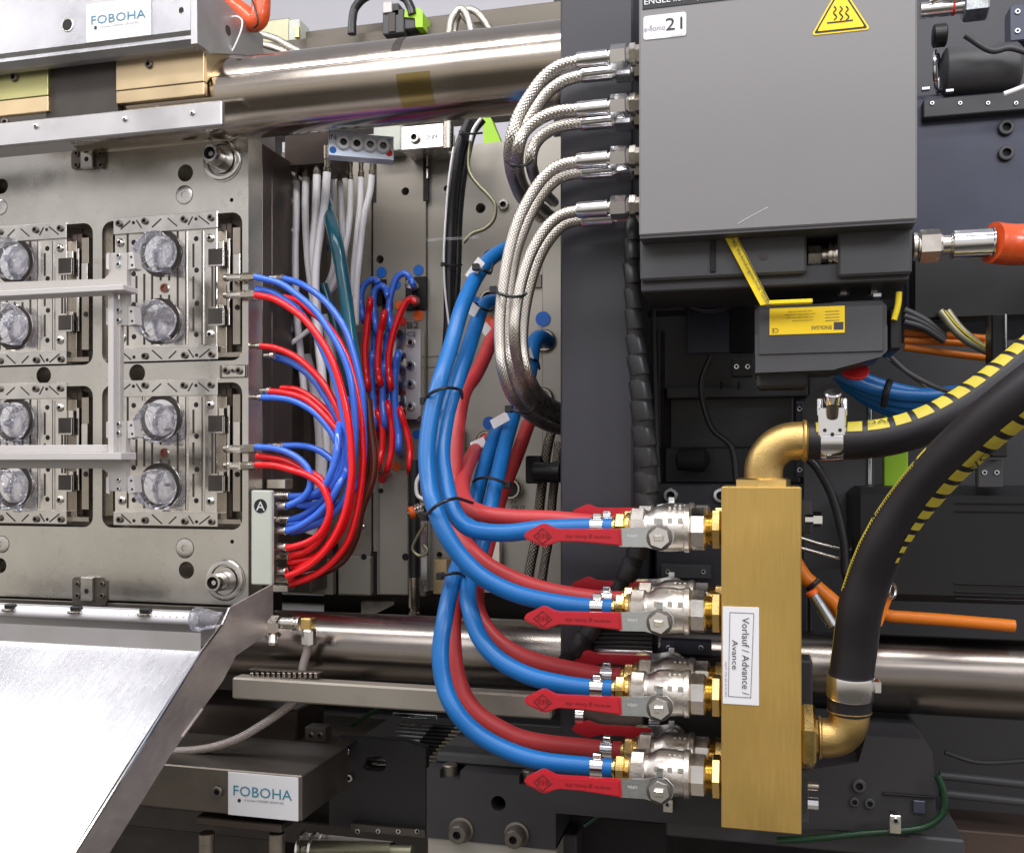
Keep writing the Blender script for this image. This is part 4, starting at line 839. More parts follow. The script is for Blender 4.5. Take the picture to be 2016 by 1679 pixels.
# ================================================================== braided steel hoses to the control box
def fitting_hose(row, label, fx, fy, Y, pts, r=12.5, back=False):
    t = thing('braided_hose', label, 'hose', 'steel braided hoses from the grey box')
    s = S(fx, Y); a = P(fx, fy, Y)
    b = MB(); b.tube([a + Vector((.01, 0, 0))] + [P(*(p if len(p) > 2 else (*p, Y))) for p in pts], r * s, 20, 8); b.build('hose_body', 'steel_braid', t)
    mx = MX(fx, Y); L = 60 * mx; R = 16 * s
    b = MB(); b.lathe(a, (1, 0, 0), [(0, R * .9), (.002, R), (L * .95, R), (L * .96, R * 1.06), (L, R * 1.06), (L + .001, R * .8)], 32); b.build('ferrule', 'chrome', t)
    b = MB(); b.lathe(a + Vector((L + .001, 0, 0)), (1, 0, 0), [(0, R * .78), (5 * mx, R * .78)], 20); b.build('neck', 'nickel', t)
    b = MB(); b.lathe(a + Vector((L + 5 * mx, 0, 0)), (1, 0, 0), [(0, R * 1.2), (2 * mx, R * 1.42), (30 * mx, R * 1.42), (33 * mx, R * 1.25), (38 * mx, R * .9)], 6, ph=.28 if not back else .1); b.build('hex_nut', 'chrome', t, smooth=False)
    b = MB(); b.lathe(a + Vector((L + 43 * mx, 0, 0)), (1, 0, 0), [(-6 * mx, R * .85), (0, R * .85), (0, R * 1.35), (11 * mx, R * 1.35), (11 * mx, R * 1.1), (20 * mx, R * 1.1)], 6, ph=.4); b.build('box_nut', 'nickel', t, smooth=False)
    return fin(t)
A_, B_ = 1.40, 1.448
fitting_hose(1, 'topmost steel braided hose at the grey box, first row front', 1136, 120, A_, [(1105, 129), (1072, 152), (1043, 190), (1020, 230), (1007, 272), (1003, 310, 1.42), (1010, 350, 1.46), (1030, 395, 1.55), (1065, 430, 1.7)])
fitting_hose(1, 'first row rear steel braided hose, just below the topmost', 1146, 148, B_, [(1115, 158), (1082, 180), (1057, 212), (1036, 250), (1022, 290), (1020, 330, 1.47), (1032, 370, 1.52), (1060, 405, 1.62), (1085, 425, 1.7)], 12, True)
fitting_hose(2, 'second row front steel braided hose, curling tightly down', 1136, 217, A_, [(1100, 220), (1062, 235), (1033, 260), (1020, 290), (1016, 320, 1.43), (1024, 355, 1.48), (1042, 390, 1.58), (1075, 415, 1.7)])
fitting_hose(2, 'second row rear steel braided hose with the smallest curl', 1146, 242, B_, [(1108, 248), (1075, 262), (1054, 284), (1046, 312), (1050, 342, 1.48), (1065, 372, 1.55), (1090, 398, 1.7)], 12, True)
fitting_hose(3, 'third row front steel braided hose dropping in a long S', 1136, 318, A_, [(1105, 325), (1072, 348), (1042, 390), (1016, 445), (1000, 505), (990, 565), (984, 625), (984, 680), (990, 730), (1008, 780, 1.43), (1038, 815, 1.5), (1075, 838, 1.58), (1115, 850, 1.68)], 11.5)
fitting_hose(3, 'third row rear steel braided hose dropping behind its twin', 1146, 339, B_, [(1120, 344), (1092, 357), (1062, 392), (1034, 445), (1014, 505), (1004, 565), (999, 625), (1000, 680), (1008, 728), (1028, 775, 1.48), (1060, 808, 1.55), (1110, 832, 1.68)], 11.5, True)
fitting_hose(4, 'lowest row front steel braided hose below the third row', 1136, 414, A_, [(1105, 424), (1072, 453), (1045, 500), (1028, 550), (1018, 600), (1013, 650), (1017, 700, 1.42), (1030, 748, 1.46), (1052, 785, 1.52), (1082, 808, 1.6), (1115, 820, 1.68)], 11.5)
fitting_hose(4, 'lowest row rear steel braided hose, hindmost at the bottom', 1146, 432, B_, [(1118, 439), (1090, 462), (1064, 502), (1044, 560), (1032, 620), (1029, 680), (1038, 730), (1058, 770, 1.5), (1085, 795, 1.58), (1115, 806, 1.68)], 11.5, True)
def tie(label, pts, head=True, r=.0024, group='black cable ties'):
    t = thing('cable_tie', label, 'cable tie', group)
    q = [P(*p) for p in pts]; b = MB(); b.tube(q, r, 8, 5); b.build('strap', 'tie_black', t)
    if head: b = MB(); c = q[0]; b.cbox(c.x - .006, c.x + .005, c.y - .006, c.y + .004, c.z - .005, c.z + .006, .001); b.build('tie_head', 'tie_black', t)
    return fin(t)
tie('black tie pulling four braided hoses together below the yellow box height', [(973, 572, 1.385), (985, 579, 1.375), (1005, 584, 1.375), (1028, 583, 1.39), (1036, 578, 1.42)])
tie('black tie round the upper curled braided hoses', [(998, 317, 1.40), (1008, 325, 1.39), (1025, 327, 1.40), (1042, 322, 1.41), (1048, 315, 1.43)], False)
tie('black tie round the braided hoses where they turn to the column', [(1003, 806, 1.42), (1020, 810, 1.41), (1042, 812, 1.44), (1052, 800, 1.47)])
hose('braided_hose', 'dark braided hose dropping left of the column, left strand', 'hose', 'dark_braid', 10, [(1085, 850), (1078, 880), (1072, 920), (1064, 980), (1057, 1050), (1045, 1110), (1035, 1180)], 1.74, group='dark braided hoses beside the column')
hose('braided_hose', 'dark braided hose dropping left of the column, right strand', 'hose', 'dark_braid', 9, [(1100, 870), (1095, 920), (1088, 980), (1082, 1050), (1072, 1110), (1062, 1180)], 1.74, group='dark braided hoses beside the column')
t = thing('hose_clamp_block', 'black clamp block holding the dark braided hoses at the column', 'clamp')
b = MB(); b.pb(1034, 897, 1066, 952, 1.72, .05, .003); b.build('block', 'black_plastic', t); b = MB(); b.cyl(P(1050, 930, 1.70), P(1105, 930, 1.70), .018, 18, .002); b.build('roller', 'black_plastic', t); fin(t)
# braided hoses above tie bar and oddments at the top
for i, (l, p) in enumerate((('left loop of braided hose rising above the tie bar', [(884, 72), (888, 42), (898, 24), (908, 18), (920, 32), (930, 68)]), ('middle loop of braided hose above the tie bar', [(893, 72), (898, 42), (908, 28), (918, 38), (926, 50), (934, 70)]),
                            ('right loop of braided hose above the tie bar', [(912, 26), (924, 19), (940, 26), (955, 44), (968, 68)]))):
    hose('braided_hose', l, 'hose', 'steel_braid', 7, p, 1.93 + .02 * i, group='braided hose loops above the tie bar')
hose('braided_hose', 'upper braided hose behind the carriage end bracket', 'hose', 'steel_braid', 6.5, [(500, 68), (520, 70), (545, 78), (570, 92), (592, 104)], 1.9)
hose('braided_hose', 'lower braided hose behind the carriage end bracket', 'hose', 'steel_braid', 6.5, [(500, 84), (525, 90), (550, 98), (580, 112)], 1.9)
hose('braided_hose', 'braided hose crossing behind the bar right beside the column', 'hose', 'steel_braid', 5, [(1060, 60), (1078, 50), (1104, 42)], 1.97)
hose('dark_cable', 'dark ribbed cable arching above the tie bar', 'cable', 'tube_black', 8.5, [(693, 68), (694, 40), (700, 15), (722, -6), (760, -16), (795, -4), (808, 14), (812, 30)], 1.96)
t = thing('limit_switch', 'small grey and black sensor with a lime cap on the cross beam', 'sensor')
b = MB(); b.pb(753, 22, 795, 64, 1.96, .05, .002); b.build('sensor_body', 'charcoal_light', t); b = MB(); b.pb(754, 5, 771, 24, 1.955, .04, .001); b.build('white_cap', 'gripper_white', t)
b = MB(); b.pb(771, 8, 785, 30, 1.96, .04, .001); b.build('dark_cap', 'charcoal_cast', t); b = MB(); b.pb(764, 26, 778, 62, 1.957, .01, .001); b.build('front_slot', 'deep_steel', t)
b = MB(); b.ppoly([(797, 20), (826, 16), (832, 24), (832, 54), (818, 54), (817, 36), (796, 34)], 1.96, .05); b.build('lime_cap', 'lime', t); b = MB(); b.pb(796, 34, 818, 56, 1.965, .05, .002); b.build('lower_body', 'charcoal_light', t); fin(t)
t = thing('valve_block', 'olive metal block with a small fitting behind the carriage', 'block')
b = MB(); b.pb(508, 42, 570, 84, 2.0, .08, .003); b.build('block_body', 'olive_steel', t); b = MB(); b.pb(568, 40, 590, 80, 1.99, .05, .002); b.build('end_cap', 'pale_green_paint', t); b = MB(); b.cyl(P(586, 55, 1.97), P(586, 76, 1.97), .006, 12, .001); b.build('fitting', 'brass', t); fin(t)
hose('orange_hose', 'glossy orange red hose crossing the top left corner', 'hose', 'orange_rubber', 19, [(425, -30), (452, 5), (480, 28), (500, 44), (512, 30), (514, -10)], 1.62)
tie('thin black strap round the glossy orange hose at the top', [(495, -5, 1.60), (503, 20, 1.59), (508, 45, 1.59), (500, 56, 1.60)], False, .0018)
# ================================================================== grey control box
YX = 1.30
t = thing('control_box', 'large mid grey steel box with warning triangle and white number sticker', 'control box')
b = MB(); a = P(1258, 465, YX); c = P(1806, 436, YX); z0 = a.z; zt = P(1258, -120, YX).z
b.cbox(a.x, c.x, YX, YX + .27, z0, zt, .0025); b.build('box_body', 'grey_paint', t)
b = MB(); b.cbox(a.x + .001, c.x - .001, YX + .0015, YX + .26, z0 - .0035, z0 - .0005, .0005); b.build('lid_edge', 'charcoal_light', t)
b = MB(); zs = P(1266, 20, YX).z; b.cbox(P(1265, 20, YX).x, P(1700, 0, YX).x, YX - .001, YX, zs, zs + .04, .0002); b.build('header_strip', 'black_print', t)
txt('ENGEL flomo | e-flomo | e-temp', 1385, 2, YX - .001, t, 'white_label', w=236, h=16, org=Vector((P(1385, 8, YX).x, YX - .001, zs + .0085)))
b = MB(); q0 = P(1267, 80, YX); q1 = P(1351, 24, YX); b.plate(rrect(q0.x, q1.x, q0.z, q1.z, .0035, 4), [], YX - .001, .001); st = b.build('number_sticker', 'white_label', t)
txt('21', 1327, 47, YX - .0012, st, 'black_print', w=33, h=24); txt('e-flomo', 1289, 56, YX - .0012, st, 'grey_print', w=42, h=12); txt('0000000000', 1333, 70, YX - .0012, st, 'grey_print', w=24, h=2.5)
def tri(cx, cy, r, Y, off, m, name, par, rnd=.16):
    c = P(cx, cy, Y); s = S(cx, Y) * r; V = [Vector((math.cos(math.radians(a)), math.sin(math.radians(a)))) for a in (90, 210, 330)]; pts = []
    for i in range(3):
        p, v, n = V[i - 1], V[i], V[(i + 1) % 3]
        A0 = v + (p - v) * rnd * .5; B0 = v + (n - v) * rnd * .5
        for k in range(5): u = k / 4; q = A0 * (1 - u) ** 2 + v * 2 * u * (1 - u) + B0 * u * u; pts.append((c.x + q.x * s, c.z + q.y * s))
    b = MB(); b.plate(pts, [], Y - off, off); return b.build(name, m, par)
w_ = tri(1655, 33, 64, YX, .0008, 'warn_yellow', 'warning_sticker', t); tri(1655, 33, 58, YX, .0012, 'black_print', 'black_border', w_, .1); tri(1655, 33, 51, YX, .0016, 'warn_yellow', 'yellow_field', w_, .1)
for i in range(3):
    b = MB(); x = 1642 + 12 * i; b.tube([P(x, 40, YX - .0017), P(x + 5, 34, YX - .0017), P(x - 1, 26, YX - .0017), P(x + 4, 19, YX - .0017), P(x, 13, YX - .0017)], .0009, 5, 4); b.build('heat_wave', 'black_print', w_)
b = MB(); a = P(1628, 47, YX); b.cbox(a.x, P(1679, 47, YX).x, YX - .0022, YX - .0016, a.z - .0009, a.z + .0007, 0); b.build('surface_line', 'black_print', w_)
b = MB(); b.tube([P(1452, 441, YX - .0002), P(1480, 425, YX - .0002), P(1512, 408, YX - .0002)], .0003, 4, 3); b.build('scratch', 'white_label', t)
fin(t)
t = thing('box_plinth', 'dark steel tray under the grey box with a silver fitting inside', 'tray')
b = MB(); b.pb(1260, 470, 1588, 537, 1.335, .2, .003); b.build('left_cover', 'charcoal_light', t)
b = MB(); b.pb(1650, 452, 1796, 538, 1.335, .2, .003); b.build('right_cover', 'charcoal_light', t)
b = MB(); b.pb(1586, 455, 1652, 536, 1.40, .1, .002); b.build('recess_panel', 'dark_void', t)
b = MB(); b.pb(1398, 470, 1409, 535, 1.332, .004, .0005); b.build('seam', 'dark_void', t)
b = MB(); b.pb(1262, 538, 1790, 552, 1.345, .15, .002); b.build('lower_flange', 'charcoal_cast', t)
cap(1503, 504, 1.334, 8, t, 'void')
a = P(1589, 505, 1.36); mx = MX(1600, 1.36); s = S(1600, 1.36)
b = MB(); b.lathe(a, (1, 0, 0), [(0, 17 * s), (2 * mx, 21 * s), (26 * mx, 21 * s), (29 * mx, 18 * s)], 6, ph=.5); b.build('hex_nut', 'nickel', t, smooth=False)
b = MB(); b.lathe(a + Vector((29 * mx, 0, 0)), (1, 0, 0), [(0, 15 * s), (6 * mx, 17 * s), (9 * mx, 15 * s), (12 * mx, 24 * s), (18 * mx, 26 * s), (20 * mx, 22 * s), (28 * mx, 27 * s), (32 * mx, 27 * s)], 22); b.build('threaded_collar', 'nickel', t)
for x, y, w in ((1628, 560, 14), (1715, 546, 22), (1718, 576, 18), (1775, 535, 14)): b = MB(); b.pb(x, y, x + w, y + 9, 1.39, .02, .001); b.build('small_clip', 'zinc' if y > 550 else 'charcoal_light', t)
fin(t)
t = thing('orange_hose', 'fat orange hose with steel ferrule and hex nut leaving the box to the right', 'hose')
YO = 1.36; a = P(1797, 486, YO); s = S(1900, YO); mx = MX(1880, YO)
b = MB(); b.lathe(a, (1, 0, 0), [(0, 28 * s), (7 * mx, 28 * s), (9 * mx, 22 * s)], 24); b.build('seat_ring', 'nickel', t)
b = MB(); b.lathe(a + Vector((10 * mx, 0, 0)), (1, 0, 0), [(0, 28 * s), (4 * mx, 33 * s), (42 * mx, 33 * s), (47 * mx, 28 * s)], 6, ph=.02); b.build('hex_nut', 'nickel', t, smooth=False)
b = MB(); b.lathe(a + Vector((57 * mx, 0, 0)), (1, 0, 0), [(0, 20 * s), (16 * mx, 20 * s), (18 * mx, 24 * s), (21 * mx, 24 * s)], 24); b.build('neck', 'nickel', t)
b = MB(); b.lathe(a + Vector((76 * mx, 0, 0)), (1, 0, 0), [(0, 25 * s), (3 * mx, 29 * s), (78 * mx, 29 * s), (80 * mx, 31 * s), (82 * mx, 31 * s)], 30); b.build('ferrule', 'chrome', t)
b = MB(); b.tube([a + Vector((156 * mx, 0, 0)), a + Vector((200 * mx, .01, -.002)), a + Vector((300 * mx, .02, -.004)), a + Vector((600 * mx, .05, -.03))], 40 * s, 28); b.build('hose_body', 'orange_rubber', t)
fin(t)
# ================================================================== front brass manifold
YF = 1.25
t = thing('brass_manifold', 'tall golden brass manifold block with a white Vorlauf label', 'manifold')
b = MB(); b.pb(1420, 958, 1578, 1643, YF, .1, .0012); mb = b.build('block_body', 'brass_manifold', t)
b = MB(); a = P(1424, 1193, YF); c = P(1496, 1196, YF); z1_ = P(1420, 1384, YF).z; b.cbox(a.x - .0008, c.x - .001, YF - .0008, YF, z1_, a.z, .0002); lb = b.build('paper_label', 'white_label', t)
def fr(x0, y0, x1, y1): q = MB(); stroke(q, x0, y0, x1, y1, YF - .001, 1.1, .0002); q.build('frame_line', 'grey_print', lb)
fr(1437, 1205, 1484, 1207); fr(1484, 1207, 1478, 1373); fr(1434, 1370, 1479, 1373); fr(1437, 1205, 1434, 1370)
txt('Vorlauf / Advance /', 1468, 1291, YF - .001, lb, 'ink', rot=-90, w=152, h=14); txt('Avance', 1447, 1288, YF - .001, lb, 'ink', rot=-90, w=58, h=11); txt('5477 725 04 614 001', 1429, 1336, YF - .001, lb, 'grey_print', rot=-90, w=68, h=3.5)
fin(t)
t = thing('brass_manifold', 'second brass manifold hidden directly behind the first one', 'manifold')
b = MB(); b.pb(1428, 962, 1574, 1600, 1.385, .06, .0012); b.build('block_body', 'brass_manifold', t); fin(t)
# ball valves
YV = 1.30
def valve(label, back=False):
    t = thing('ball_valve', label, 'valve', 'ball valves on the brass manifolds')
    x = lambda px: P(px, 1041, YV).x; z = P(1370, 1041, YV).z; s = S(1320, YV)
    def L(p0, prof, n, nm, m, ph=0, sm=True, ang=35): q = MB(); q.lathe(Vector((x(p0), YV, z)), (1, 0, 0), [((x(p0 + a) - x(p0)), r * s) for a, r in prof], n, ph); return q.build(nm, m, t, smooth=sm, ang=ang)
    L(1203, [(0, 17), (5, 17), (6, 22), (9, 22), (10, 18)], 20, 'hose_tail', 'brass')
    L(1213, [(0, 24), (2, 29), (16, 29), (19, 25)], 6, 'brass_nut', 'brass', .35, False)
    L(1231, [(0, 25), (3, 30), (9, 31), (12, 28)], 24, 'brass_ring', 'brass')
    L(1243, [(0, 37), (3, 41), (26, 41), (29, 37)], 8, 'valve_collar', 'cast_nickel', .3, False)
    L(1271, [(0, 35), (6, 34), (12, 37), (20, 42), (26, 45), (44, 46), (60, 45), (64, 44), (76, 44), (78, 47), (87, 47), (89, 42)], 14, 'valve_body', 'cast_nickel')
    L(1360, [(0, 38), (3, 42), (27, 42), (31, 37)], 8, 'valve_nut', 'nickel', .1, False)
    L(1391, [(0, 32), (3, 29), (6, 32), (9, 29), (12, 32), (14, 30)], 24, 'thread', 'brass')
    L(1402, [(0, 38), (2, 42), (15, 42), (19, 36)], 6, 'union_nut', 'brass', .5, False)
    d = -1 if not back else 1; yf = YV + d * .052; zo = -13 if not back else 20; zh = z + zo * s
    c = Vector((x(1306), yf, zh))
    b = MB(); b.lathe(Vector((c.x, YV, zh)), (0, d, 0), [(0, 17 * s), (.04, 17 * s), (.04, 13 * s), (.053, 13 * s)], 24); b.build('stem', 'cast_nickel', t)
    b = MB(); b.lathe(c + Vector((0, -d * .002, 0)), (0, d, 0), [(0, 21 * s), (.003, 22 * s), (.007, 20 * s)], 6, ph=.2); b.build('stem_nut', 'chrome', t, smooth=False)
    b = MB(); b.lathe(c + Vector((0, d * .0005, 0)), (0, d, 0), [(0, 24.5 * s), (.001, 24.5 * s), (.0015, 23 * s)], 26); b.build('washer', 'dark_steel', t)
    b = MB(); b.cbox(c.x - 9 * s, c.x + 9 * s, c.y + d * .005, c.y + d * .012, c.z - 6 * s, c.z + 6 * s, .001); b.build('stem_end', 'nickel', t)
    def W(px, dy): return (x(px), zh - dy * s)
    def plt(nm, pts, y0, y1, m): q = MB(); q.plate([W(*p) for p in pts], [], min(y0, y1), abs(y1 - y0)); return q.build(nm, m, t)
    y_ = c.y - d * .005
    plt('lever_plate', [(1228, -15), (1232, -17), (1275, -19), (1300, -24), (1320, -22), (1333, -10), (1334, -2), (1330, 12), (1316, 22), (1295, 22), (1278, 18), (1232, 19), (1228, 17)], y_, y_ + d * .003, 'zinc')
    plt('lever_stop', [(1300, -36), (1312, -36), (1312, -22), (1300, -22)], y_ - d * .012, y_ + d * .002, 'zinc')
    hy = -1
    hp = [(1050, hy + 2), (1054, hy - 6), (1083, hy - 22), (1090, hy - 22), (1108, hy - 14), (1117, hy - 13), (1233, hy - 15), (1235, hy + 18), (1160, hy + 12), (1117, hy + 12), (1110, hy + 14), (1092, hy + 22), (1084, hy + 22), (1055, hy + 9)]
    if back: hp = [(1090 + (p - 1050) * .93, q * .8) for p, q in hp]
    h = plt('handle_grip', hp, y_ - d * .001, y_ + d * .0065, 'handle_red')
    b = MB(); b.plate([W((p - 1150) * .955 + 1150, q * .80) for p, q in hp], [], min(y_ + d * .0065, y_ + d * .0085), .002); b.build('grip_face', 'handle_red', t)
    if not back:
        yy = y_ - .0087
        tx = txt('www.g-bee.de', 1174, 1056, YV, t, 'handle_print', w=86, h=10, rot=180, org=Vector((x(1172), yy, zh)), off=.0002)
        tx = txt('BEE', 1086, 1056, YV, t, 'handle_print', w=22, h=9, rot=180, org=Vector((x(1086), yy, zh)), off=.0002)
        for k in range(4):
            A = [(1086 + 17, 0), (1086, 15), (1086 - 17, 0), (1086, -15)]; a0, a1 = W(*A[k]), W(*A[(k + 1) % 4]); b = MB(); b.tube([Vector((a0[0], yy, a0[1])), Vector((a1[0], yy, a1[1]))], .0007, 5); b.build('logo_line', 'handle_print', t)
        txt('OPEN', 1252, 1056, YV, t, 'pale_label', w=18, h=5, rot=180, org=Vector((x(1255), y_ - .0035, zh + .002)), off=.0001)
    for k_, px_ in enumerate((1292, 1318, 1338)):
        b = MB(); b.cbox(x(px_), x(px_ + 9), YV - 44 * s, YV - 41 * s, z + 12 * s, z + 24 * s, .0008); b.build('casting_mark', 'cast_nickel', t)
    for k_ in range(3):
        b = MB(); xx = x(1318 + 10 * k_); b.cbox(xx, xx + 5 * s, YV - 25 * s, YV - 18 * s, z + 38 * s, z + 43 * s, .0006); b.build('casting_mark', 'cast_nickel', t)
    # band clip of the hose
    b = MB(); b.lathe(Vector((x(1164), YV, z)), (1, 0, 0), [(0, 19.5 * s), (0, 21 * s), (x(1188) - x(1164), 21 * s), (x(1188) - x(1164), 19.5 * s)], 32); cl = b.build('hose_clip', 'chrome', t)
    b = MB(); b.cbox(x(1168), x(1184), YV - .006, YV + .006, z + 20 * s, z + 28 * s, .001); b.build('clip_ear', 'chrome', cl)
    return fin(t)
zr = [P(1370, y, YV).z for y in (1041, 1203, 1366, 1524)]
names = ('top', 'second', 'third', 'bottom')
v0 = valve('top front ball valve with a red lever, nearest the manifold top')
for i in (1, 2, 3): copy_tree(v0, None, (0, 0, zr[i] - zr[0]), '%s front ball valve from the top, red lever below the blue hose' % names[i] if i < 3 else 'bottom front ball valve with a red lever, lowest on the manifold')
vb = valve('top rear ball valve, its red lever just above the red hose', True); vb.location.y += .085
for i in (1, 2, 3): copy_tree(vb, None, (0, 0, zr[i] - zr[0]), '%s rear ball valve from the top, half hidden behind the front one' % names[i])
tiltt = [0, .0, .0, math.radians(1.5)]
for i, o in enumerate([v for v in bpy.data.objects if v.name.startswith('ball_valve')][:4]):
    pass
# thick water hoses ---------------------------------------------------------------
def vz(i, px, Y): return Vector((P(px, 1041, YV).x, Y, zr[i]))
def thick(c, label, pts, i, Y1, r=18):
    q = [P(*p) for p in pts] + [vz(i, 1160, Y1), vz(i, 1206, Y1)]
    b = MB(); b.tube(q, r * S(1100, Y1) , 28, 9); return tag(b.build('%s_water_hose' % c, 'hose_' + c), label, 'hose', 'thick %s water hoses' % c)
thick('blue', 'thick blue hose on the far left of the bundle, ending at the second valve', [(1000, 488, 1.62), (968, 508, 1.58), (938, 545, 1.52), (910, 605, 1.46), (888, 680, 1.42), (866, 750, 1.38), (848, 820, 1.36), (840, 890, 1.34), (844, 950, 1.32), (856, 1000, 1.30), (877, 1050, 1.29), (908, 1096, 1.29), (952, 1137, 1.29), (1015, 1168, 1.295), (1090, 1186, 1.30)], 1, 1.30)
thick('blue', 'thick blue hose of the bundle bending sharply to the top valve', [(975, 592, 1.62), (952, 602, 1.58), (934, 650, 1.52), (916, 705, 1.46), (893, 770, 1.42), (878, 825, 1.40), (870, 895, 1.37), (878, 953, 1.35), (890, 998, 1.33), (908, 1027, 1.32), (938, 1044, 1.31), (997, 1049, 1.30), (1070, 1041, 1.30)], 0, 1.30)
thick('blue', 'thick blue hose from the right lower pair to the third valve', [(1015, 805, 1.66), (1006, 835, 1.62), (992, 885, 1.57), (978, 943, 1.52), (965, 1000, 1.48), (950, 1067, 1.44), (930, 1125, 1.40), (921, 1165, 1.37), (927, 1206, 1.34), (946, 1257, 1.32), (985, 1300, 1.305), (1042, 1330, 1.30), (1105, 1346, 1.30)], 2, 1.30)
thick('blue', 'longest thick blue hose, sweeping lowest to the bottom valve', [(985, 835, 1.68), (972, 865, 1.62), (954, 918, 1.57), (938, 977, 1.52), (925, 1040, 1.48), (908, 1098, 1.42), (890, 1150, 1.38), (876, 1215, 1.34), (867, 1284, 1.32), (874, 1346, 1.31), (896, 1397, 1.30), (935, 1440, 1.30), (993, 1474, 1.30), (1065, 1497, 1.30)], 3, 1.30)
YR = 1.385
thick('red', 'thick red hose coming round behind the blue ones to the top rear valve', [(985, 860, 1.70), (958, 868, 1.66), (935, 890, 1.60), (917, 925, 1.52), (909, 962, 1.46), (920, 993, 1.42), (952, 1011, 1.39), (1012, 1019, 1.385), (1090, 1022, 1.385)], 0, YR, 17)
thick('red', 'thick red hose hugging the blue one to the second rear valve', [(975, 640, 1.70), (962, 683, 1.66), (938, 735, 1.60), (913, 775, 1.56), (900, 850, 1.52), (893, 950, 1.48), (890, 1010, 1.44), (904, 1050, 1.42), (930, 1085, 1.40), (967, 1117, 1.39), (1030, 1147, 1.385), (1095, 1166, 1.385)], 1, YR, 17)
thick('red', 'thick red hose under the left hoses to the third rear valve', [(1040, 835, 1.75), (1020, 890, 1.68), (985, 980, 1.6), (958, 1080, 1.52), (940, 1150, 1.46), (940, 1200, 1.42), (968, 1250, 1.40), (1016, 1286, 1.39), (1080, 1308, 1.385)], 2, YR, 17)
thick('red', 'thick dark red hose curving inside the lowest blue hose', [(920, 1060, 1.60), (905, 1120, 1.52), (893, 1206, 1.44), (894, 1284, 1.41), (905, 1346, 1.40), (935, 1398, 1.39), (988, 1435, 1.385), (1050, 1458, 1.385)], 3, YR, 17)
hose('blue_water_hose', 'short thick blue hose bend plugged in left of the column', 'hose', 'hose_blue', 15, [(1078, 672, 1.74), (1062, 664, 1.70), (1050, 680, 1.68), (1045, 715, 1.66), (1038, 760, 1.64), (1034, 800, 1.62)], 1.7, group='thick blue water hoses')
for x, y, r, l in ((1074, 672, 17, 'blue bend at the column'), (1070, 785, 17, 'red port behind the braided hoses'), (1008, 962, 16, 'dark port below the blue pair'), (966, 592, 15, 'sharply bending blue hose'), (960, 868, 15, 'red hose at its upper end')):
    t = thing('hose_socket', 'round dark socket in the platen for the %s' % l, 'socket', 'round sockets in the platen')
    s = S(x, 1.93); b = MB(); b.lathe(P(x, y, 1.955), (0, -1, 0), [(0, (r + 6) * s), (.012, (r + 6) * s), (.016, (r + 3) * s), (.016, r * s), (.004, r * s * .95, 1), (.004, .0001, 1)], 26); b.build('socket_ring', ['nickel_dark', 'dark_void' if 'red port' not in l else 'hose_red'], t); fin(t)
tie('black tie round the two left blue hoses at mid height', [(836, 790, 1.385), (845, 776, 1.35), (870, 765, 1.35), (893, 764, 1.37), (908, 770, 1.41), (910, 784, 1.44)])
tie('long thin black tie round both blue hoses above the first valve', [(838, 1018, 1.32), (850, 1003, 1.27), (870, 989, 1.27), (896, 981, 1.29), (912, 984, 1.34), (930, 990, 1.38)])
tie('black tie round the lower right blue pair', [(1000, 955, 1.48), (983, 946, 1.47), (960, 940, 1.48), (942, 942, 1.5), (932, 948, 1.52)])
tie('black tie where the two lowest blue hoses come apart', [(868, 1134, 1.36), (882, 1130, 1.345), (900, 1128, 1.35), (915, 1134, 1.38)])
tie('black tie at the upper start of the left blue hose', [(938, 527, 1.50), (952, 532, 1.49), (965, 538, 1.51), (970, 520, 1.55)])
tie('black tie at the upper start of the second blue hose', [(935, 603, 1.55), (948, 607, 1.53), (962, 612, 1.55), (972, 606, 1.58)])
tie('black tie on the short blue bend beside the column', [(1036, 704, 1.66), (1045, 706, 1.64), (1058, 712, 1.66), (1062, 726, 1.69)])
for x0, y0, x1, y1, l, Y in ((948, 512, 922, 548, 'upper left blue hose', 1.50), (937, 600, 926, 620, 'second blue hose', 1.52), (1000, 818, 968, 836, 'lower blue pair', 1.58), (955, 868, 928, 880, 'red hose top', 1.60), (1036, 686, 1042, 708, 'short bend by the column', 1.63), (962, 640, 950, 655, 'upper red hose', 1.62)):
    a = P(x0, y0, Y); c = P(x1, y1, Y + .01); n = (c - a).normalized(); w = n.cross(Vector((0, 1, 0))).normalized() * .008
    b = MB(); b.slab([a + w, c + w, c - w, a - w], (0, 1, 0), .002); tag(b.build('tag_label', 'white_label'), 'white tag tied to the %s' % l, 'tag', 'white hose tags')
# ================================================================== brass elbows and big black hoses
def elbow(label, cen, e1, e2, R, r, m, name='brass_elbow'):
    t = thing(name, label, 'pipe elbow', 'cast brass elbows on the manifold')
    cen = Vector(cen); e1 = Vector(e1).normalized(); e2 = Vector(e2).normalized()   # open ends point along e1 and e2, cen = corner
    pts = [cen + e1 * R * 1.25]
    for k in range(9): a = math.pi / 2 * k / 8; pts.append(cen + e1 * R + e2 * R - (e2 * R * math.cos(a) + e1 * R * math.sin(a)))
    pts.append(cen + e2 * R * 1.25)
    b = MB(); b.tube(pts, r, 32, 3); b.build('elbow_body', m, t)
    for e in (e1, e2):
        b = MB(); b.lathe(cen + e * R * 1.18, e, [(0, r * 1.02), (.002, r * 1.12), (R * .12, r * 1.12), (R * .16, r * 1.04), (R * .18, r * .9)], 32); b.build('end_bead', m, t)
    return t
s = S(1500, 1.30)
c = P(1503, 868, 1.30); t = elbow('upper brass elbow on top of the manifold, turning right', c, (0, 0, -1), (1, 0, 0), 62 * s, 37 * s, 'brass_cast')
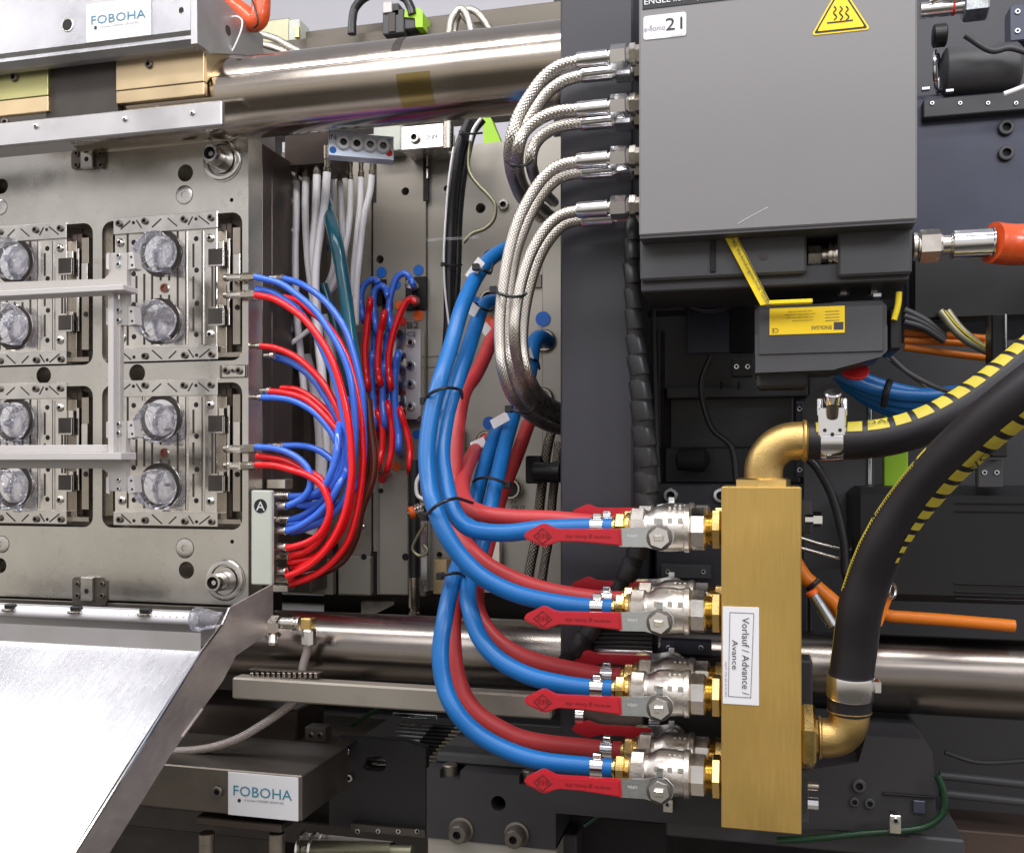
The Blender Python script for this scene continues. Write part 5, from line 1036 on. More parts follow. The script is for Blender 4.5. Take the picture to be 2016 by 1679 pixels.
a = P(1503, 961, 1.30); b = MB(); b.lathe(a, (0, 0, 1), [(0, 50 * s), (.002, 55 * s), (17 * s, 55 * s), (20 * s, 50 * s)], 6, ph=.35); b.build('hex_base', 'brass', t, smooth=False)
b = MB(); b.lathe(P(1586, 868, 1.30), (1, 0, 0), [(0, 34 * s), (.003, 36 * s), (.005, 33 * s), (.008, 36 * s), (.011, 33 * s), (.016, 33 * s)], 28); b.build('thread', 'brass', t); fin(t)
c = P(1672, 1455, 1.29); s2 = S(1672, 1.29); t = elbow('lower brass elbow at the side of the manifold, turning up', c, (-1, 0, 0), (0, 0, 1), 44 * s2, 38 * s2, 'brass_cast')
a = P(1577, 1452, 1.29); a.z = c.z; b = MB(); b.lathe(a, (1, 0, 0), [(0, 62 * s2), (.003, 66 * s2), (.014, 66 * s2), (.017, 60 * s2), (.017, 36 * s2), (.03, 36 * s2)], 6, ph=.1); b.build('hex_base', 'brass', t, smooth=False)
fin(t)
def patch(fr, ang, v0, v1, hw, m, par, name='yellow_mark', lift=.0007, ref=(0, -1, 0), s_=None):
    """curved patch on a tube: fr = frames list (p, T, r, ln); ang = angle from ref direction"""
    b = MB(); rows = []
    n = 5
    def at(l):
        for i in range(len(fr) - 1):
            if fr[i + 1][3] >= l: u = (l - fr[i][3]) / max(1e-9, fr[i + 1][3] - fr[i][3]); return fr[i][0].lerp(fr[i + 1][0], u), fr[i][1].lerp(fr[i + 1][1], u).normalized(), fr[i][2] + (fr[i + 1][2] - fr[i][2]) * u
        return fr[-1][0], fr[-1][1], fr[-1][2]
    for i in range(4):
        p, T, r = at(v0 + (v1 - v0) * i / 3); u = Vector(ref); u = (u - T * u.dot(T)).normalized(); w = T.cross(u)
        for j in range(n): a = ang + hw * (2 * j / (n - 1) - 1); b.v.append(p + (u * math.cos(a) + w * math.sin(a)) * (r + lift))
    for i in range(3):
        for j in range(n - 1): k = i * n + j; b.face((k, k + 1, k + n + 1, k + n))
    if s_ is not None: b.fix = False
    o = b.build(name, m, par); return at((v0 + v1) / 2)
def hclamp(t, p, ax, r, w, up, nm='hose_clamp'):
    ax = Vector(ax).normalized(); up = Vector(up).normalized()
    b = MB(); b.lathe(Vector(p) - ax * w / 2, ax, [(0, r), (0, r * 1.05), (w * .08, r * 1.075), (w * .92, r * 1.075), (w, r * 1.05), (w, r)], 40); cl = b.build(nm, 'chrome', t); return cl
# hose 1
t = thing('black_hose', 'black rubber hose with yellow dashes clamped to the upper brass elbow', 'hose', 'big black rubber hoses')
q = [(1592, 868, 1.30), (1640, 868, 1.30), (1700, 866, 1.295), (1760, 857, 1.29), (1820, 838, 1.29), (1880, 808, 1.30), (1940, 768, 1.32), (2000, 720, 1.34), (2080, 650, 1.36), (2260, 470, 1.42), (2420, 300, 1.48)]
rad = 37 * S(1640, 1.30); b = MB(); b.tube([P(*p) for p in q], rad, 36, 8); b.build('hose_body', 'black_rubber', t); fr = b.frames; Lk = S(1700, 1.29)
v = 12 * Lk; k = 0
while v < fr[-1][3] - .03:
    w = (27 + (k * 7 % 5)) * Lk if k != 2 else 40 * Lk
    p = patch(fr, -.86, v, v + w, .40, 'yellow_print', t, ref=(0, -1, 0))
    if k == 2:
        u = Vector((0, -1, 0)); T = p[1]; u = (u - T * u.dot(T)).normalized(); wv = T.cross(u); nn = u * math.cos(-.86) + wv * math.sin(-.86)
        txt('IVG', 0, 0, 1.3, t, 'black_print', w=27, h=9, rot=180, org=p[0] + nn * (rad + .0008), X=T, U=nn.cross(T), off=.0022)
    v += w + 11 * Lk * (1 if k else 3.4); k += 1
cc = P(1636, 868, 1.30); cl = hclamp(t, cc, (1, 0, 0), rad, 44 * MX(1636, 1.30), (0, -.6, .8))
e0 = cc + Vector((0, -rad * .74, rad * .78))
b = MB(); b.cbox(e0.x - .0165, e0.x + .0165, e0.y - .008, e0.y + .004, e0.z - .014, e0.z + .022, .002); b.build('clamp_bridge', 'chrome', cl)
for dx_, dz_ in ((-.009, -.006), (.009, -.006), (0, -.011)): b = MB(); b.lathe(e0 + Vector((dx_, -.0079, dz_)), (0, -1, 0), [(0, .0024), (.0003, .0024)], 12); b.build('rivet_hole', 'dark_void', cl)
b = MB(); b.cyl(e0 + Vector((0, -.004, .010)), e0 + Vector((0, -.016, .030)), .0075, 18, .001); b.build('clamp_spring', 'dark_steel', cl)
b = MB(); b.lathe(e0 + Vector((0, -.012, .028)), Vector((0, -.55, .85)), [(0, .009), (.006, .0105), (.013, .0105), (.015, .009)], 18); b.build('clamp_screw', 'chrome', cl)
for sgn in (-1, 1): b = MB(); b.cyl(e0 + Vector((sgn * .0145, -.002, .012)), e0 + Vector((sgn * .0145, .002, .034)), .004, 12, .001); b.build('clamp_lug', 'chrome', cl)
fin(t)
# hose 2
t = thing('black_hose', 'thickest black rubber hose sweeping up to the right from the lower elbow', 'hose', 'big black rubber hoses')
q = [(1672, 1400, 1.29), (1676, 1340, 1.285), (1684, 1270, 1.28), (1693, 1200, 1.27), (1714, 1130, 1.26), (1745, 1062, 1.24), (1789, 995, 1.22), (1843, 930, 1.19), (1900, 874, 1.16), (1968, 815, 1.13), (2060, 745, 1.10), (2160, 680, 1.08), (2400, 540, 1.07), (2700, 400, 1.08)]
q3 = [P(*p) for p in q]; q3[0].x = c.x; q3[1].x = (q3[1].x + c.x) / 2
rad = 42 * S(1680, 1.285); b = MB(); b.tube(q3, rad, 40, 8); b.build('hose_body', 'black_rubber', t); fr = b.frames; Lk = S(1800, 1.2)
LT = fr[-1][3]; L0 = next(f[3] for f in fr if f[0].x > P(2160, 680, 1.08).x - .01); v = L0 * .40; k = 0
while v < LT - .03:
    w = (13 + min(k, 6) * 2.6 if k != 8 else 44) * Lk; hw = min(.40, .09 + .06 * k)
    p = patch(fr, .78, v, v + w, hw, 'yellow_print', t)
    if k == 8:
        u = Vector((0, -1, 0)); T = p[1]; u = (u - T * u.dot(T)).normalized(); wv = T.cross(u); nn = u * math.cos(.78) + wv * math.sin(.78)
        txt('IVG', 0, 0, 1.3, t, 'black_print', w=32, h=13, org=p[0] + nn * (rad + .0008), X=T, U=nn.cross(T), off=.0022)
    v += w + 13 * Lk; k += 1
for f0, f1, hw in ((.10, .24, .04), (.28, .46, .07), (.47, .62, .05), (.63, .66, .1)): patch(fr, -1.38, L0 * f0, L0 * f1, hw, 'yellow_print', t, 'yellow_line')
v = L0 * .29
while v < L0 * .62: patch(fr, -1.22, v, v + 3.2 * Lk, .045, 'yellow_print', t, 'yellow_letter'); v += 7 * Lk
c1 = P(1672, 1349, 1.285); c1.x = q3[1].x; cl = hclamp(t, c1, q3[1] - q3[0], rad, 46 * S(1672, 1.28), (1, 0, 0))
b = MB(); b.cbox(c1.x + rad * 1.02, c1.x + rad * 1.02 + .008, c1.y - .01, c1.y + .01, c1.z - .006, c1.z + .008, .001); b.build('clamp_lug', 'chrome', cl)
b = MB(); b.lathe(Vector((c.x, c.y, P(1672, 1388, 1.29).z)), (0, 0, 1), [(0, 36 * s2), (.003, 38 * s2), (.006, 35 * s2), (.01, 38 * s2), (.014, 36 * s2)], 30); b.build('hose_tail', 'brass', t)
fin(t)
# bolts at manifold side
t = thing('mounting_bolt', 'chrome bolt head right of the manifold, upper', 'bolt', 'bolts holding the manifold')
b = MB(); b.lathe(P(1585, 1022, 1.32), (1, 0, 0), [(0, .006), (.010, .006), (.010, .010), (.020, .010), (.021, .009)], 6); b.build('bolt_head', 'chrome', t); b = MB(); b.pb(1578, 985, 1598, 1050, 1.34, .03, .001); b.build('washer_plate', 'charcoal_light', t); fin(t)
t = thing('mounting_bolt', 'chrome bolt head right of the manifold, lower', 'bolt', 'bolts holding the manifold')
for y, r_ in ((1546, 9), (1580, 12)): b = MB(); b.lathe(P(1590, y, 1.32), (1, 0, 0), [(0, r_ * s), (.013, r_ * s), (.014, r_ * s * .8)], 8 if y > 1550 else 20); b.build('bolt_head' if y > 1550 else 'knurl', 'chrome' if y > 1550 else 'nickel_dark', t)
b = MB(); b.pb(1574, 1535, 1592, 1620, 1.34, .03, .001); b.build('washer_plate', 'charcoal_light', t); fin(t)
# ================================================================== machinery behind the box and manifold
t = thing('rear_housing', 'dark charcoal machine housing with recessed panels behind the manifold', 'housing')
b = MB(); b.pb(1262, 552, 1600, 1300, 1.80, .1, .004); b.build('housing_wall', 'charcoal_cast', t)
b = MB(); b.pb(1283, 566, 1492, 764, 1.76, .04, .003); b.build('upper_panel', 'charcoal_light', t)
b = MB(); b.pb(1352, 603, 1436, 694, 1.755, .005, .001); b.build('screen', 'blue_grey_paint', t); b = MB(); b.pb(1438, 603, 1486, 694, 1.755, .005, .001); b.build('screen_recess', 'dark_void', t)
b = MB(); b.pb(1298, 652, 1308, 875, 1.75, .01, .001); b.build('slot', 'dark_void', t); b = MB(); b.pb(1294, 648, 1300, 880, 1.745, .015, .001); b.build('slot_frame', 'charcoal_light', t)
b = MB(); b.pb(1312, 764, 1590, 780, 1.74, .05, .002); b.build('cross_rail', 'charcoal_light', t)
for x in (1418, 1452, 1505): b = MB(); b.pb(x, 752, x + 4, 766, 1.738, .003, 0); b.build('rail_notch', 'dark_void', t)
b = MB(); b.pb(1318, 784, 1562, 884, 1.77, .03, .003); b.build('middle_panel', 'charcoal_light', t)
b = MB(); b.pb(1308, 880, 1575, 952, 1.765, .035, .003); b.build('lower_panel', 'charcoal_paint', t)
b = MB(); b.pb(1290, 952, 1590, 1500, 1.70, .1, .003); b.build('base_panel', 'charcoal_paint', t)
b = MB(); b.pb(1262, 1285, 1600, 1500, 1.47, .1, .003); b.build('lower_cover', 'charcoal_cast', t)
b = MB(); b.pb(1275, 612, 1352, 621, 1.68, .006, .001); b.build('black_pin', 'dark_void', t)
for x in (1321, 1419): cap(x, 975, 1.70, 15, t, 'zinc')
b = MB(); c_ = P(1330, 905, 1.70); b.lathe(c_, (1, 0, 0), [(0, .004), (.004, .018), (.04, .022), (.05, .02), (.058, .006)], 18); b.build('rubber_knob', 'dark_void', t)
fin(t)
t = thing('spiral_cable', 'black spiral wrapped cable running down beside the column', 'cable')
q = [(1245, 445, 1.44), (1243, 520, 1.44), (1247, 600, 1.44), (1252, 680, 1.44), (1260, 760, 1.44), (1266, 840, 1.44), (1272, 920, 1.44), (1272, 1000, 1.44), (1258, 1070, 1.44), (1235, 1130, 1.44), (1195, 1200, 1.44), (1150, 1255, 1.44), (1105, 1315, 1.44)]
b = MB(); b.tube([P(*p) for p in q], [v_ * S(1250, 1.44) for v_ in (13, 14, 15, 17, 19, 21, 22, 22, 19, 18, 18, 18, 17)], 20, 8); b.build('inner_cable', 'dark_void', t); fr = b.frames
tot = fr[-1][3]; h = MB(); k = 0; v = .004
while v < tot - .03:                              # each turn of the spiral wrap is a tilted band
    i = min(range(len(fr)), key=lambda i: abs(fr[i][3] - v)); p, T, r, _ = fr[i]
    tt = (T + Vector((.12, -.1, 0))).normalized(); w = .0325
    b = MB(); b.lathe(p - tt * w / 2, tt, [(0, r * .98), (.0015, r * 1.08), (w * .9, r * 1.10), (w, r * 1.0)], 22); b.build('wrap_turn', 'tube_black', t); v += .034
fin(t)
t = thing('junction_box', 'dark actuator box with a yellow label hanging below the grey box', 'actuator')
YJ = 1.36
b = MB(); b.pb(1486, 602, 1747, 699, YJ, .12, .006); b.build('box_body', 'charcoal_light', t)
b = MB(); b.ppoly([(1487, 660), (1747, 640), (1747, 690), (1735, 702), (1640, 728), (1487, 734)], YJ + .002, .11); b.build('box_base', 'charcoal_light', t)
b = MB(); b.pb(1748, 604, 1775, 690, YJ + .02, .09, .004); b.build('cable_gland', 'black_plastic', t)
b = MB(); b.pb(1490, 730, 1590, 762, YJ + .03, .06, .004); b.build('mounting_foot', 'charcoal_cast', t)
b = MB(); a = P(1515, 660, YJ); c_ = P(1663, 602, YJ); b.cbox(a.x, c_.x, YJ - .001, YJ, a.z, c_.z, .0002); lb = b.build('yellow_label', 'warn_yellow', t)
txt('ENOLGAS', 1617, 645, YJ - .0012, lb, 'ink', w=40, h=7.5, rot=180); txt('CE', 1526, 651, YJ - .0012, lb, 'ink', w=13, h=9, rot=180)
b = MB(); a = P(1651, 640, YJ - .001); b.cbox(a.x - .006, a.x + .006, a.y - .0004, a.y, a.z - .006, a.z + .004, 0); b.build('emblem', 'ink', lb)
for yy, w in ((613, 46), (619, 60), (625, 52), (631, 40)): txt('nom 230V 50Hz 4VA IP44', 1575 if w > 45 else 1580, yy, YJ - .0012, lb, 'label_print', w=w, h=3, rot=180); b = MB(); a = P(1640, yy, YJ - .001); b.cbox(a.x - .010, a.x + .008, a.y - .0003, a.y, a.z - .0004, a.z + .0004, 0); b.build('print_line', 'ink', lb)
fin(t)
t = thing('yellow_strap', 'yellow strip hanging from the grey box to the dark actuator', 'strap')
b = MB(); n_ = Vector((0, 1, 0)); b.slab([P(1424, 462, 1.327), P(1450, 462, 1.327), P(1518, 598, 1.327), P(1497, 601, 1.327)], n_, .003); b.build('strip', 'yellow', t)
b = MB(); b.pb(1497, 592, 1600, 596, 1.33, .01, .001); b.build('lower_strip', 'yellow', t)
b = MB(); b.tube([P(1452, 470, 1.326), P(1490, 545, 1.326), P(1514, 594, 1.326)], .0006, 5, 3); b.build('fold_line', 'ink', t)
X_ = (P(1507, 594, 1.326) - P(1437, 466, 1.326)).normalized(); txt('SIMMEL Verbindungstechnik GmbH', 0, 0, 1.326, t, 'ink', w=118, h=7, org=P(1472, 528, 1.3258), X=X_, U=Vector((0, -1, 0)).cross(X_) * 1, off=.0006)
fin(t)
hose('yellow_lead', 'short green and yellow earth lead right of the actuator', 'wire', 'yellow', 6, [(1770, 575), (1768, 600), (1760, 630)], 1.37)
# blue cable bundle, cords to the right
for i, (dx_, dy_) in enumerate(((0, 0), (8, 15), (14, 30), (30, -4), (20, 42))):
    hose('blue_cable', '%s dark blue cable of the flat bundle under the actuator' % ('uppermost', 'second', 'third', 'rearmost', 'lowest')[i], 'cable', 'hose_blue', 13, [(1645 + dx_, 736 + dy_ * .5), (1700 + dx_, 760 + dy_ * .8), (1760 + dx_, 776 + dy_), (1830, 780 + dy_), (1920, 770 + dy_)], 1.52 + .01 * i, group='dark blue cables under the actuator')
t = thing('red_grommet', 'dark red oval ring at the start of the blue cables', 'ring'); b = MB(); b.lathe(P(1680, 730, 1.46), (.3, -1, .9), [(0, .02), (.004, .021), (.005, .02)], 24); b.build('ring', 'red_dot', t); fin(t)
tie('black strap across the dark blue cables', [(1740, 800, 1.50), (1745, 770, 1.49), (1752, 750, 1.5)], False, .005)
for i, (y0, y1) in enumerate(((655, 662), (670, 676), (684, 700))): hose('orange_cable', '%s orange cable crossing behind the black hoses' % ('upper', 'middle', 'lower')[i], 'cable', 'orange_cable', 7, [(1780, y0), (1840, (y0 + y1) / 2), (1900, y1), (1950, y1 + 5)], 1.60, group='orange cables right of the actuator')
for i, (dx_, l) in enumerate(((0, 'left'), (14, 'right'))): hose('grey_cable', '%s grey conduit with yellow stripe curving above the orange cables' % l, 'cable', 'olive_steel', 8, [(1850 + dx_, 612), (1875 + dx_, 645), (1905 + dx_, 672), (1950, 695)], 1.57)
hose('yellow_wire', 'thin yellow line along the grey conduits', 'wire', 'yellow', 2, [(1860, 612), (1885, 642), (1915, 668), (1950, 690)], 1.55)
for i in range(3): hose('grey_cable', '%s dim grey cord near the right edge by the conduits' % ('first', 'second', 'third')[i], 'cable', 'charcoal_light', 7, [(1780, 610 + 12 * i), (1820, 630 + 8 * i), (1860, 660 + 6 * i)], 1.58, group='dim cords behind the conduits')
hose('black_wire', 'black cord sagging over the dark blue cables', 'cord', 'charcoal_light', 5, [(1750, 700), (1790, 735), (1850, 765), (1900, 775)], 1.48)
tag((lambda b: b.pb(1952, 618, 1984, 900, 1.5, .04, .002).build('dark_post', 'black_plastic'))(MB()), 'narrow dark post at the right edge behind the black hose', 'post')
tag((lambda b: b.pb(1978, 618, 1982, 722, 1.495, .004, .0005).build('edge_trim', 'zinc'))(MB()), 'thin bright trim line on the post at the right edge', 'trim')
# right-hand lower machinery
t = thing('guard_sheet', 'mid grey panel with a cut corner right of the upper elbow', 'panel')
b = MB(); b.ppoly([(1583, 1120), (1583, 790), (1600, 770), (1648, 748), (1720, 780), (1722, 1120)], 1.66, .02); b.build('panel_sheet', 'charcoal_light', t)
b = MB(); b.pb(1708, 785, 1716, 955, 1.655, .005, .001); b.build('edge_strip', 'zinc', t)
fin(t)
tag((lambda b: b.pb(1740, 805, 1788, 960, 1.68, .02, .002).build('lime_strip', 'lime'))(MB()), 'lime green strip showing between the two black hoses', 'panel')
hose('silver_tube', 'thin silver tube curving out behind the manifold', 'tube', 'nickel', 4, [(1575, 1058), (1620, 1072), (1680, 1085)], 1.60)
hose('silver_tube', 'second silver tube just below, curving behind the manifold', 'tube', 'nickel', 4, [(1575, 1078), (1600, 1085), (1640, 1096), (1690, 1106)], 1.58)
t = thing('motor_cover', 'large black ribbed cover behind the thickest hose', 'cover')
b = MB(); b.pb(1678, 958, 2090, 1195, 1.55, .2, .012); b.build('cover_body', 'black_plastic', t)
for y in (990, 1006, 1150, 1166, 1180): b = MB(); b.pb(1880, y, 2080, y + 3, 1.546, .005, .001); b.build('rib', 'black_plastic', t)
fin(t)
hose('orange_conduit', 'orange conduit bending down right beside the manifold', 'conduit', 'orange_cable', 15, [(1540, 1060), (1580, 1130), (1612, 1160), (1650, 1195), (1672, 1240)], 1.52)
hose('orange_conduit', 'orange conduit running level under the black cover', 'conduit', 'orange_cable', 12, [(1725, 1190), (1745, 1210), (1790, 1215), (1860, 1220), (1930, 1226), (1998, 1232)], 1.53)
tie('black tie round the orange conduit by the manifold', [(1590, 1160, 1.50), (1600, 1152, 1.495), (1612, 1142, 1.50)], False, .004)
t = thing('spark_lead', 'short silver sleeve with orange tips leaning against the black hose', 'sleeve'); b = MB(); b.cyl(P(1600, 1170, 1.47), P(1640, 1232, 1.47), .0085, 16, .001); b.build('sleeve_body', 'zinc', t); b = MB(); b.cyl(P(1596, 1163, 1.47), P(1601, 1171, 1.47), .0088, 16, .001); b.build('end_ring', 'orange_dot', t); fin(t)
t = thing('hook_ring', 'small silver ring and orange tab right of the thick hose', 'ring'); b = MB(); b.torus(P(1757, 1163, 1.5), (1, -.6, 0), .010, .0025, 18, 6); b.build('ring', 'nickel', t); b = MB(); b.slab([P(1752, 1165, 1.5), P(1758, 1175, 1.5), P(1736, 1232, 1.5), P(1728, 1236, 1.5)], (0, 1, 0), .006); b.build('tab', 'orange_cable', t); fin(t)
t = thing('drive_unit', 'black drive housing with rounded shoulder at the bottom right', 'housing')
b = MB(); b.ppoly([(1560, 1520), (1690, 1500), (1705, 1448), (1815, 1455), (1836, 1480), (1842, 1560), (1842, 1640), (1560, 1630)], 1.45, .2); b.build('housing_body', 'charcoal_cast', t)
for x, y, r_ in ((1691, 1545, 13), (1682, 1577, 9), (1712, 1580, 10)): cap(x, y, 1.45, r_, t, 'blk')
b = MB(); b.pb(1738, 1560, 1842, 1572, 1.445, .01, .001); b.build('slot', 'dark_void', t); b = MB(); b.pb(1798, 1575, 1822, 1602, 1.444, .01, .001); b.build('small_tab', 'blue_grey_paint', t)
b = MB(); b.pb(1752, 1604, 1774, 1642, 1.40, .02, .001); cb = b.build('clip_block', 'nickel', t); cap(1763, 1614, 1.40, 7, cb, 'zinc')
b = MB(); b.pb(1310, 1602, 1900, 1700, 1.5, .2, .003); b.build('base_plate', 'charcoal_light', t)
fin(t)
hose('green_hose', 'dark green air hose looping round the drive housing', 'hose', 'green_tube', 7, [(1845, 1525), (1858, 1560), (1856, 1600), (1825, 1625), (1780, 1634), (1700, 1640), (1600, 1650), (1530, 1654)], 1.43)
hose('green_hose', 'faint green air hose arching below the bottom valve', 'hose', 'green_tube', 4, [(1150, 1625), (1190, 1600), (1250, 1590), (1330, 1594), (1420, 1600)], 1.47)
t = thing('small_clip', 'tiny silver clip plate below the bottom valve', 'clip'); b = MB(); b.pb(1305, 1572, 1324, 1600, 1.42, .02, .001); b.build('clip_body', 'nickel', t); cap(1314, 1582, 1.42, 6, t, 'zinc'); fin(t)
tag((lambda b: b.pb(1850, 1630, 2080, 1720, 1.6, .1, .002).build('brown_panel', 'brown_dark'))(MB()), 'dim brown panel in the bottom right corner', 'panel')
for i, y in enumerate((1525, 1560)): hose('dark_pipe', '%s dim pipe running off at the bottom right' % ('upper', 'lower')[i], 'pipe', 'charcoal_light', 9, [(1850, y), (1930, y + 8), (2060, y + 22)], 1.60)
t = thing('chain_guard', 'black corrugated guard between the first lower valves, beside the column', 'guard')
for i in range(5): b = MB(); b.cyl(P(1170, 1245 + 9 * i, 1.45), P(1285, 1248 + 9 * i, 1.45), .0042, 10, .0005); b.build('ridge', 'black_plastic' if i < 4 else 'chrome', t)
b = MB(); b.pb(1160, 1238, 1290, 1292, 1.455, .05, .004); b.build('guard_body', 'dark_void', t); fin(t)
tag((lambda b: b.pb(1150, 1392, 1268, 1450, 1.45, .05, .003).build('round_motor', 'dark_steel'))(MB()), 'dark steel block seen between the third and bottom valves', 'block')
t = thing('pipe_union', 'small chrome union left of the third front valve', 'fitting'); b = MB(); b.lathe(P(1133, 1408, 1.45), (1, 0, 0), [(0, .012), (.002, .015), (.014, .015), (.016, .012)], 16); b.build('union_body', 'chrome', t); fin(t)
# top right machinery
t = thing('injection_unit', 'blue grey machine block with bolts behind the right side of the box', 'machine block')
b = MB(); b.pb(1780, 190, 2100, 620, 1.62, .3, .004); b.build('block_face', 'blue_grey_paint', t)
b = MB(); b.pb(1780, -80, 2100, 192, 1.80, .2, .004); b.build('rear_face', 'charcoal_paint', t)
for y in (253, 303): cap(1980, y, 1.62, 15, t, 'blk')
b = MB(); b.lathe(P(1855, 145, 1.62), (1, 0, 0), [(0, .03), (.004, .036), (.10, .036), (.104, .034), (.108, .03)], 36); b.build('round_cover', 'charcoal_light', t)
b = MB(); b.torus(P(1845, 142, 1.62), (1, -.3, 0), .03, .003, 28, 8); b.build('polished_ring', 'chrome', t)
b = MB(); b.lathe(P(1836, 72, 1.6), (1, 0, 0), [(0, .014), (.002, .017), (.018, .017), (.02, .014)], 18); b.build('knurled_knob', 'black_plastic', t)
fin(t)
t = thing('steel_pipe', 'polished pipe with red ring and hex union in the top right', 'pipe')
YS = 1.5; a = P(1812, 22, YS); mx = MX(1860, YS); s = S(1860, YS)
b = MB(); b.lathe(a, (1, 0, 0), [(0, 15 * s), (62 * mx, 15 * s)], 26); b.build('pipe_body', 'chrome', t); b = MB(); b.lathe(a + Vector((62 * mx, 0, 0)), (1, 0, 0), [(0, 15.5 * s), (5 * mx, 15.5 * s)], 26); b.build('red_ring', 'red_dot', t)
b = MB(); b.lathe(a + Vector((67 * mx, 0, 0)), (1, 0, 0), [(0, 14 * s), (16 * mx, 14 * s)], 24); b.build('neck', 'chrome', t); b = MB(); b.lathe(a + Vector((83 * mx, 0, 0)), (1, 0, 0), [(0, 27 * s), (3 * mx, 31 * s), (44 * mx, 31 * s), (48 * mx, 27 * s)], 6, ph=.1); b.build('hex_union', 'zinc', t, smooth=False)
b = MB(); b.tube([P(1830, 4, 1.49), P(1850, -4, 1.49), P(1880, 0, 1.49), P(1900, -8, 1.49)], 7 * s, 12); b.build('bent_tube', 'chrome', t); fin(t)
hose('white_tube', 'short white tube entering at the right edge', 'tube', 'white_enamel', 5, [(1976, 186), (1998, 178), (2040, 162)], 1.55)
for x, y in ((1815, 172), (1862, 176)): tag((lambda b: b.pb(x, y, x + 16, y + 4, 1.6, .01, .0005).build('silver_pin', 'zinc'))(MB()), 'tiny silver pin %s the round cover' % ('left of' if x < 1850 else 'directly under'), 'pin')
b = MB(); b.pb(1798, 500, 2090, 620, 1.58, .05, .003); tag(b.build('dark_shroud', 'black_plastic'), 'black shroud below the orange hose at the right', 'shroud')
# ================================================================== chute, bottom left
def CX_(px, py, X): return PXc(px, py, X)
e0 = P(395, 1282, 1.32); Xc = e0.x
e1 = CX_(145, 1679, Xc); e2 = e1 + (e1 - e0) * .35; tp = CX_(450, 1197, Xc); tp1 = CX_(435, 1230, Xc)
t = thing('discharge_chute', 'brushed stainless chute with a bright sloping floor at the bottom left', 'chute')
xl_ = P(-420, 1282, 1.32).x
b = MB(); 
def sheet(pts): k = len(b.v); b.v += [Vector(p) for p in pts]
rows = []
prof = [(e0.y, e0.z)] + [(e0.y + (e2.y - e0.y) * u, e0.z + (e2.z - e0.z) * u + .006 * math.sin(math.pi * u)) for u in [i / 10 for i in range(1, 11)]]
for (y, z) in prof: b.v.append(Vector((xl_, y, z))); b.v.append(Vector((Xc, y, z)))
for i in range(len(prof) - 1): b.face((2 * i, 2 * i + 2, 2 * i + 3, 2 * i + 1))
b.build('chute_floor', 'chute_steel', t)
b = MB(); b.cbox(xl_, Xc, e0.y, e0.y + .0012, e0.z, e0.z + .028, 0); b.build('upstand', 'aluminium_plain', t)
b = MB(); sd = [CX_(x, y, Xc) for x, y in ((450, 1196), (535, 1149), (535, 1240), (462, 1290), (436, 1340), (392, 1400), (330, 1490), (205, 1690), (150, 1780))] + [e2, e1, e0, tp1]
b.slab(sd, (1, 0, 0), .0025); b.build('side_wall', 'chute_side', t)
rl = [Vector((Xc + .0012, v_.y, v_.z)) for v_ in (tp, tp1, e0, e1, e2)]
b = MB(); b.tube([rl[0], rl[1]], .0022, 8); b.tube([rl[1], rl[2]], .0022, 8); b.tube([rl[2], rl[4]], .0022, 8); b.build('rolled_edge', 'chrome', t)
b = MB(); b.tube([CX_(395, 1395, Xc) + Vector((.003, 0, 0)), CX_(355, 1450, Xc) + Vector((.003, 0, 0))], .002, 6); b.build('weld_bead', 'chute_side', t)
fin(t)
t = thing('air_pipe', 'clear perforated air pipe with black clips along the chute top', 'air pipe')
YQ = 1.535
a = P(-80, 1204, YQ); c_ = P(385, 1218, YQ); z_ = c_.z
b = MB(); b.cyl((a.x, YQ, z_), (c_.x, YQ, z_), 12 * S(200, YQ), 24, .001); b.build('pipe_body', 'tube_white', t)
for i in range(34):
    x = 8 + i * 13.6
    if x < 380: o = cap(x, 1200 + x * .035 + 3, YQ - 11.5 * S(200, YQ), 1.8, t, 'void', 'air_hole')
for x in (28, 157, 293):
    b = MB(); zz = P(x, 1201 + x * .035, YQ).z; cx_ = P(x, 1200, YQ).x; b.cbox(cx_ - .010, cx_ + .010, YQ - .016, YQ - .002, zz + .006, zz + .014, .002); b.build('black_clip', 'black_plastic', t)
    b = MB(); b.lathe(Vector((cx_, YQ - .012, zz + .002)), (0, 0, 1), [(0, .013), (.003, .014), (.004, .012)], 18); b.build('clip_washer', 'nickel', t)
b = MB(); b.lathe(Vector((c_.x - .003, YQ, z_)), (1, 0, 0), [(0, .019), (.004, .022), (.008, .018), (.012, .022), (.016, .018), (.022, .019), (.055, .012), (.057, .006)], 24); b.build('clear_end', 'clear_sheet', t)
b = MB(); b.cbox(a.x, P(430, 1200, YQ).x, YQ + .012, YQ + .014, z_ - .05, z_ + .012, .0005); b.build('clear_strip', 'aluminium_plain', t)
fin(t)
tag((lambda b: b.cbox(P(-420, 1282, 1.57).x, P(470, 1200, 1.57).x, 1.60, 1.63, P(200, 1290, 1.57).z, P(400, 1199, 1.57).z, .001).build('lower_mould_edge', 'dark_steel'))(MB()), 'dark steel ledge between mould and chute', 'ledge')
